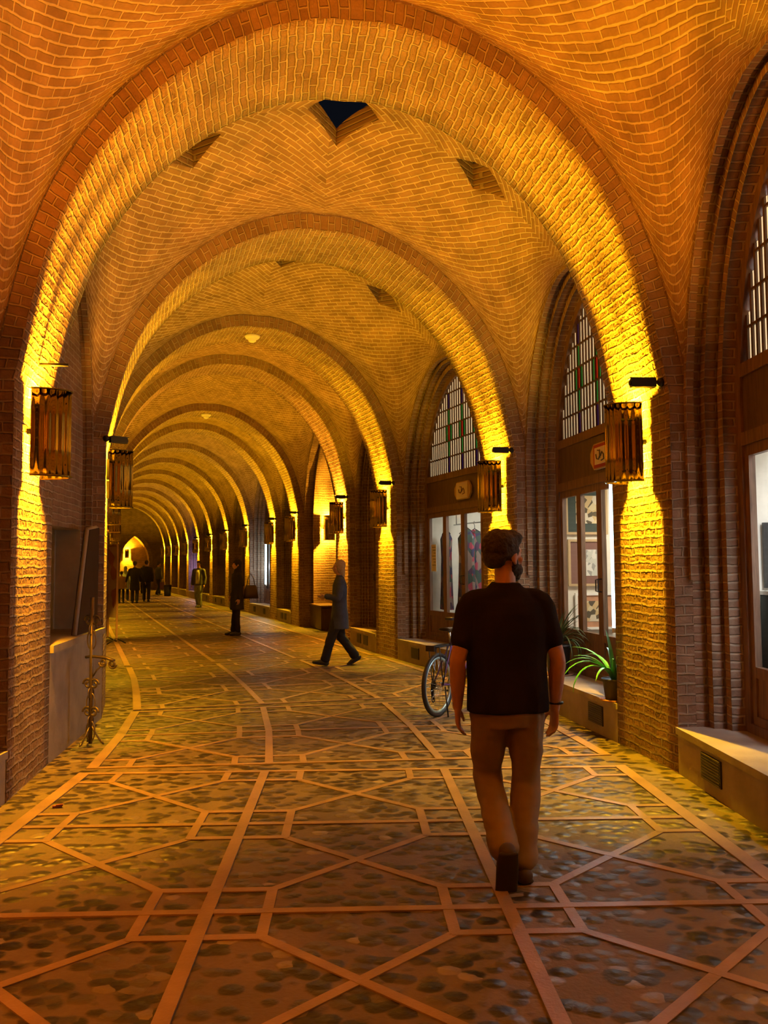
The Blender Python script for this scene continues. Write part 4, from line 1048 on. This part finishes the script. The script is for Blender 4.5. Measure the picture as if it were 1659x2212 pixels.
def person(name, label, loc, rz, S=1.0, vox=.012, legs=None, arms=None, top='tee', trouser='khaki', shoe='shoe', hair='short', hairmat='hairdark', headyaw=0.0, headtilt=0.0, coat=False, hem=.84, sleeve=1.0, hijab=None, lean=0, slim=1.0, folds=True, beard=False, group=None, skinny=False, wide=1.0, hs=1.0):
    t = thing(name, label, 'person', loc, rz, group); t.scale = (S, S, S)
    L = legs or {-1: [(-.1, 0, .92), (-.11, .03, .5), (-.11, 0, .09), 0], 1: [(.1, 0, .92), (.11, .03, .5), (.11, 0, .09), 0]}
    A = arms or {-1: [(-.19, 0, 1.42), (-.26, -.02, 1.12), (-.26, .06, .87)], 1: [(.19, 0, 1.42), (.26, -.02, 1.12), (.26, .06, .87)]}
    sl = slim
    # body: one continuous skin surface under the clothes
    mb = MB()
    sect(mb, [(.80, .13 * sl, .09, 0, 0), (.92, .155 * sl, .10, 0, 0), (1.08, .14 * sl, .09, 0, 0), (1.25, .165 * sl, .10, 0, 0), (1.38, .17 * sl, .085, 0, -.005), (1.46, .10 * sl, .06, 0, -.01)])
    limb(mb, [(0, -.015, 1.42), (0, -.008, 1.52), (0, .005, 1.60)], [.068, .056, .055])
    Rm, T_ = head(mb, (0, .012, 1.665), headyaw, headtilt, hs)
    for s_ in (-1, 1):
        sh, el_, wr = [Vector(p) for p in A[s_][:3]]; shx = Vector((sh.x * sl, sh.y, sh.z))
        limb(mb, [(sh.x * .5, 0, 1.43), shx, shx.lerp(el_, .5), el_, el_.lerp(wr, .35), wr], [.06, .055, .048, .041, .043, .027])
        dh = A[s_][3] if len(A[s_]) > 3 else (wr - el_).normalized() * .8 + Vector((0, .1, -.3))
        th = A[s_][4] if len(A[s_]) > 4 else Vector((0, 1, 0))
        hand(mb, wr, dh, (-s_, 0.2, 0), th, 1.0, curl=.55)
        hp, kn, an, fp = L[s_]
        limb(mb, [hp, Vector(hp).lerp(Vector(kn), .5), kn, Vector(kn).lerp(Vector(an), .35), an], [.085, .07, .052, .052, .036])
    body = fuse(mb, 'body', M['skin'], t, min(vox, .006) if vox < .01 else vox * .75, 2)
    if vox < .02: eyes(t, T_, 1, Rm)
    # trousers
    mb = MB(); k_ = .78 if skinny else 1.0
    sect(mb, [(.78, .15 * sl, .11, 0, 0), (.86, .185 * sl, .128, 0, 0), (.95, .178 * sl, .12, 0, 0), (1.0, .165 * sl, .11, 0, 0)])
    for s_ in (-1, 1):
        hp, kn, an, fp = [Vector(x) if not isinstance(x, (int, float)) else x for x in L[s_]]
        low = an + (kn - an).normalized() * .02
        limb(mb, [hp + Vector((0, 0, -.02)), hp.lerp(kn, .5), kn, kn.lerp(low, .5), low], [(.098 * k_, .112 * k_), (.092 * k_, .1 * k_), (.078 * k_, .082 * k_), (.074 * k_, .078 * k_), (.076 * k_, .082 * k_)], 18)
    fuse(mb, 'trousers', M[trouser], t, vox, 4, (.009, 7, 1.6) if folds else None)
    # shoes
    for s_ in (-1, 1):
        hp, kn, an, fp = L[s_]; an = Vector(an); mb = MB(); a_ = fp  # a_: pitch of the foot, toes down positive
        fd = Vector((0, math.cos(a_), -math.sin(a_))); fu = Vector((0, math.sin(a_), math.cos(a_)))
        heel = an - fd * .045 - fu * .045; toe = an + fd * .18 - fu * .055
        limb(mb, [heel, heel.lerp(toe, .45) + fu * .012, toe], [(.044, .044), (.050, .042), (.052, .030)], 14)
        limb(mb, [an + fu * .01, an - fu * .03], [.04, .042], 12)
        so = fuse(mb, 'shoe', M[shoe], t, vox, 2)
        mb = MB(); limb(mb, [heel - fu * .028, heel.lerp(toe, .5) - fu * .022, toe - fu * .014], [(.048, .017), (.055, .015), (.055, .014)], 14); mb.build('sole', M['sole'], so)
    # top
    mb = MB()
    if coat:
        b = hem
        sect(mb, [(b, .215 * sl, .16, 0, 0), (b + .25, .20 * sl, .145, 0, 0), (1.05, .175 * sl, .125, 0, 0), (1.22, .19 * sl, .13, 0, 0), (1.36, .195 * sl, .12, 0, 0), (1.44, .15 * sl, .095, 0, -.005), (1.5, .08, .07, 0, -.01), (1.53, .07, .065, 0, -.01)])
    else:
        wd_ = wide; sect(mb, [(hem, .200 * sl * wd_, .142, 0, 0), (.95, .197 * sl * wd_, .138, 0, 0), (1.1, .196 * sl * wd_, .13, 0, -.002), (1.25, .208 * sl * wd_, .134, 0, -.006), (1.36, .205 * sl, .125, 0, -.012), (1.42, .195 * sl, .105, 0, -.015), (1.465, .150 * sl, .088, 0, -.014), (1.50, .095, .075, 0, -.012), (1.525, .074, .066, 0, -.01)])
    for s_ in (-1, 1):
        sh, el_, wr = [Vector(p) for p in A[s_][:3]]; shx = Vector((sh.x * sl, sh.y, sh.z))
        if sleeve < 1: limb(mb, [(sh.x * .45, -.012, 1.425), shx, shx.lerp(el_, sleeve * .55), shx.lerp(el_, sleeve)], [(.072, .078), (.075, .072), (.072, .07), (.068, .068)], 16)
        else: limb(mb, [(sh.x * .45, -.012, 1.425), shx, shx.lerp(el_, .5), el_, el_.lerp(wr, .5), wr.lerp(el_, .05)], [(.07, .076), (.075, .075), .068, .058, .052, .045], 16)
    fuse(mb, 'shirt' if not coat else 'coat', M[top], t, vox, 4, (.007, 6, .8) if folds else None)
    # hair
    mb = MB()
    def E(p, r): ell(mb, T_(p), tuple(x * hs for x in r), Rm)
    if hijab:
        E((0, -.02, .03), (.092, .108, .10)); E((0, -.045, -.04), (.085, .075, .09)); E((0, -.01, -.12), (.08, .07, .06))
        limb(mb, [(0, -.03, 1.56), (0, -.02, 1.47), (0, -.01, 1.40)], [(.08, .08), (.13, .10), (.17, .11)]); fuse(mb, 'headscarf', M[hijab], t, vox, 3)
    elif hair == 'long':
        E((0, -.024, .04), (.088, .100, .088)); E((-.045, -.03, -.02), (.05, .07, .10)); E((.045, -.03, -.02), (.05, .07, .10)); E((0, -.06, -.06), (.075, .05, .10)); E((0, -.065, -.14), (.07, .04, .07)); fuse(mb, 'hair', M[hairmat], t, vox, 2, (.004, 30, .5))
    else:
        E((0, -.028, .046), (.086, .100, .084)); E((0, .03, .088), (.070, .068, .042)); E((0, -.065, -.012), (.070, .050, .055)); E((-.058, -.02, .02), (.026, .06, .05)); E((.058, -.02, .02), (.026, .06, .05))
        fuse(mb, 'hair', M[hairmat], t, vox * .8, 2, (.006, 34, 1))
    if beard:
        mb = MB(); E((0, .058, -.094), (.044, .040, .034)); 
        for sx in (-1, 1): E((sx * .046, .036, -.070), (.022, .044, .036)); E((sx * .066, .012, -.035), (.012, .018, .034)); E((sx * .028, .080, -.055), (.014, .012, .02))
        E((0, .092, -.046), (.028, .010, .007)); fuse(mb, 'beard', M[hairmat], t, vox * .6, 2, (.003, 50, 1))
    return t

# the man in the foreground
man = person('person', 'man in black t-shirt and khaki trousers walking away, head turned right', (.63, 4.50, 0), .06, .99, .0085,
    legs={-1: [(-.098, 0, .90), (-.085, .12, .49), (-.055, -.17, .185), 1.25], 1: [(.098, 0, .90), (.105, .05, .49), (.055, -.06, .092), .0]},
    arms={-1: [(-.178, -.01, 1.405), (-.262, -.05, 1.13), (-.256, .03, .875), (.03, .12, -1), (.25, 1, .1)], 1: [(.178, -.01, 1.405), (.265, -.03, 1.13), (.266, .05, .855), (-.02, .15, -1), (-.35, 1, .1)]}, wide=1.08, hs=1.09,
    headyaw=-1.0, headtilt=-.05, sleeve=.66, hem=.855, beard=True)
mb = MB(); mb.tube([(.272 + .033 * math.cos(a_ * PI / 10), .045 + .03 * math.sin(a_ * PI / 10), .885) for a_ in range(20)], .008, 6, closed=True); mb.build('wristband', M['black'], man, label='black wristband on the right wrist')
stride = {-1: [(-.08, 0, .90), (-.09, .14, .50), (-.09, .26, .10), -.15], 1: [(.08, 0, .90), (.09, -.02, .50), (.09, -.27, .14), .55]}
person('person', 'fair-haired woman in dark blue padded coat and black trousers walking left', (-.73, 13.97, 0), PI / 2 + .1, .95, .013, legs=stride,
    arms={-1: [(-.18, 0, 1.41), (-.23, .04, 1.14), (-.17, .24, 1.18)], 1: [(.18, 0, 1.41), (.23, .02, 1.14), (.18, .23, 1.15)]}, top='navy', trouser='blacktrouser', shoe='blackplastic', hair='long', hairmat='hairblond', coat=True, hem=.62)
person('person', 'woman in black manteau and headscarf standing with a shoulder bag', (-3.46, 20.2, 0), PI / 2 + .55, .99, .016, arms={-1: [(-.17, 0, 1.4), (-.22, 0, 1.12), (-.2, .03, .86)], 1: [(.17, 0, 1.4), (.24, -.06, 1.14), (.2, .06, .92)]}, top='blackcloth', trouser='blackcloth', shoe='blackplastic', coat=True, hem=.60, hijab='blackcloth', skinny=True, slim=.9,
    legs={-1: [(-.08, 0, .92), (-.07, .02, .5), (-.06, 0, .09), 0], 1: [(.08, 0, .92), (.08, .03, .5), (.10, .06, .09), 0]})
t = thing('handbag', 'dark brown shoulder bag carried by the woman in black', 'bag', (-3.16, 20.35, 1.02), .5)
mb = MB(); sect(mb, [(-.17, .19, .06, 0, 0), (-.05, .17, .075, 0, 0), (.1, .14, .05, 0, 0), (.14, .12, .03, 0, 0)]); mb.build('body', M['brownbag'], t)
mb = MB(); mb.tube([(-.1, 0, .12), (-.08, -.02, .3), (-.02, -.03, .42), (.06, -.02, .3), (.1, 0, .12)], .01, 6); mb.build('strap', M['brownbag'], t)
walk2 = {-1: [(-.09, 0, .92), (-.1, .10, .51), (-.1, .10, .09), 0], 1: [(.09, 0, .92), (.1, 0, .5), (.1, -.16, .12), .3]}
person('person', 'man in jeans, pale shirt and open dark jacket walking towards the camera', (-7.38, 34.2, 0), PI - .2, 1.03, .02, legs=walk2, top='jacket', trouser='jeans', shoe='blackplastic')
t = bpy.data.objects['person.003'] if 'person.003' in bpy.data.objects else None
if t:
    mb = MB(); sect(mb, [(.9, .085, .03, 0, .118), (1.1, .085, .03, 0, .115), (1.3, .08, .03, 0, .112), (1.44, .05, .03, 0, .08)]); mb.build('shirt', M['shirtwhite'], t, label='pale shirt front')
person('person', 'person in long black coat, left one of the close far pair', (-11.2, 38.6, 0), 0.2, 1.05, .025, top='blackcloth', trouser='blackcloth', shoe='blackplastic', coat=True, hem=.55, legs=walk2, arms={-1: [(-.19, 0, 1.42), (-.3, -.02, 1.14), (-.36, .0, .9)], 1: [(.19, 0, 1.42), (.3, -.02, 1.14), (.42, 0, .9)]}, folds=False)
person('person', 'person in black just ahead of the long black coat', (-11.15, 40.3, 0), 0.2, 1.08, .025, top='blackcloth', trouser='blacktrouser', shoe='blackplastic', legs=walk2, folds=False)
person('person', 'child in tan top and black leggings walking beside the black coat', (-11.83, 38.7, 0), .1, .80, .025, top='tan', trouser='blackcloth', shoe='blackplastic', skinny=True, folds=False, hem=.8)
person('person', 'person in light blue scarf walking ahead of the child', (-12.5, 41.5, 0), .1, .93, .025, top='lightblue', trouser='blackcloth', shoe='blackplastic', hijab='lightblue', coat=True, hem=.6, folds=False)
person('person', 'dark-haired person in dark jacket farthest right of the far walkers', (-13.0, 49.5, 0), -.8, 1.07, .025, top='jacket', trouser='blacktrouser', shoe='blackplastic', legs=walk2, folds=False)
person('person', 'person in brown standing in the shade before the end niche', (-14.7, 52.5, 0), .5, .95, .025, top='brownbag', trouser='blacktrouser', shoe='blackplastic', folds=False)
t = thing('shopping_bag', 'violet shopping bag carried by the far walker in dark jacket', 'bag', (-12.72, 49.3, .55), 0)
mb = MB(); mb.box((-.13, .13), (-.07, .07), (-.2, .2)); mb.build('body', M['purple'], t); mb = MB(); mb.tube([(-.07, 0, .2), (-.05, 0, .33), (.05, 0, .33), (.07, 0, .2)], .01, 6); mb.build('handle', M['black'], t)

# ------------------------------------------------------------------ bicycle (x = forward, rear wheel at origin)
bk = thing('bicycle', 'bicycle with pale wheel rims standing on the paving, half hidden by the walking man', 'bicycle', (.56, 9.2, 0), math.radians(58))
Rw = .335
def circ(cx, r, n=40, y=0, cz=Rw): return [(cx + r * math.cos(2 * PI * i / n), y, cz + r * math.sin(2 * PI * i / n)) for i in range(n)]
for cx, nm in ((0, 'rear_wheel'), (1.05, 'front_wheel')):
    mb = MB(); mb.tube(circ(cx, Rw - .022), .023, 8, closed=True); wt = mb.build(nm, M['blackplastic'], bk)
    mb = MB(); mb.tube(circ(cx, Rw - .052), .015, 8, closed=True); mb.build('rim', M['rim'], wt, label='pale metal rim')
    mb = MB(); mb.tube([(cx, -.05, Rw), (cx, .05, Rw)], .022, 10)
    for i in range(28):
        a_ = 2 * PI * i / 28; mb.tube([(cx + .02 * math.cos(a_ + .6), .03 * (-1) ** i, Rw + .02 * math.sin(a_ + .6)), (cx + (Rw - .055) * math.cos(a_), 0, Rw + (Rw - .055) * math.sin(a_))], .0018, 4)
    mb.build('spokes', M['chrome'], wt)
mb = MB()
BB = (.43, 0, .30); ST = (.30, 0, .78); HT = (.86, 0, .80); HB = (.90, 0, .66)
for a_, b_, r_ in ((BB, ST, .016), (ST, HT, .016), (HB, BB, .02), (HT, HB, .02)): mb.tube([a_, b_], r_, 8)
for y in (-.055, .055): mb.tube([(0, y, Rw), (.4, y * .5, .30)], .009, 6); mb.tube([(0, y, Rw), (.30, y * .25, .75)], .008, 6)
mb.build('frame', M['purple'], bk, label='dark painted frame')
mb = MB()
for y in (-.05, .05): mb.tube([(.89, y * .6, .68), (.95, y, .52), (1.05, y, Rw)], .012, 6)
mb.tube([(.89, -.035, .68), (.89, .035, .68)], .014, 6); mb.build('fork', M['black'], bk)
mb = MB(); mb.tube([(.85, 0, .82), (.83, 0, .95)], .014, 8); mb.tube([(.80, -.3, .98), (.84, -.1, .96), (.84, .1, .96), (.80, .3, .98)], .012, 8); mb.build('handlebar', M['black'], bk)
for y in (-.27, .27):
    mb = MB(); mb.tube([(.795, y - .05, .98), (.795, y + .05, .98)], .018, 8); mb.build('grip', M['blackplastic'], bk)
mb = MB(); mb.tube([(.30, 0, .76), (.27, 0, .88)], .013, 8); mb.build('seat_post', M['chrome'], bk)
mb = MB(); limb(mb, [(.15, 0, .91), (.25, 0, .905), (.40, 0, .90)], [(.02, .07), (.02, .05), (.018, .02)], 12, side=(0, 0, 1)); mb.build('saddle', M['black'], bk)
mb = MB(); mb.tube([(-.14, -.06, .74), (.26, -.06, .74), (.26, .06, .74), (-.14, .06, .74)], .007, 6, closed=True); mb.tube([(-.14, 0, .74), (.26, 0, .74)], .006, 6)
for y in (-.065, .065): mb.tube([(-.08, y, .74), (0, y, Rw)], .006, 6); mb.tube([(.1, y, .74), (0, y, Rw)], .006, 6)
mb.build('rear_rack', M['black'], bk)
mb = MB(); mb.box((-.17, -.14), (-.05, .05), (.70, .76)); mb.build('reflector', M['black'], bk)
mb = MB(); mb.tube([(BB[0] + .09 * math.cos(2 * PI * i / 30), .06, BB[2] + .09 * math.sin(2 * PI * i / 30)) for i in range(30)], .006, 5, closed=True); mb.tube([(.43, -.07, .3), (.43, .07, .3)], .018, 8); mb.tube([(.43, .07, .3), (.55, .075, .2)], .009, 6); mb.tube([(.43, -.07, .3), (.31, -.075, .4)], .009, 6); mb.box((.51, .59), (.08, .17), (.19, .21)); mb.box((.27, .35), (-.17, -.08), (.39, .41)); mb.build('crankset', M['black'], bk)
mb = MB(); mb.tube([(.43, .06, .39), (0, .055, .385), (-.04, .055, .33), (0, .055, .29), (.43, .06, .21)], .005, 5); mb.build('chain', M['black'], bk)
mb = MB(); mb.lathe([(.001, -.006), (.05, -.006), (.03, .012), (.001, .012)], 16); mb2 = MB(); mb2.tube([(0, .045, Rw), (0, .062, Rw)], .045, 16); mb2.tube([(.0, .07, Rw), (.02, .08, .26), (.03, .075, .17)], [.014, .02, .016], 8); mb2.tube([(.03 + .028 * math.cos(i * PI / 8), .075, .17 + .028 * math.sin(i * PI / 8)) for i in range(16)], .007, 5, closed=True); mb2.build('derailleur', M['black'], bk)
mb = MB(); mb.tube([(.03, -.07, Rw - .02), (-.04, -.14, .012)], .008, 6); mb.build('kickstand', M['black'], bk)
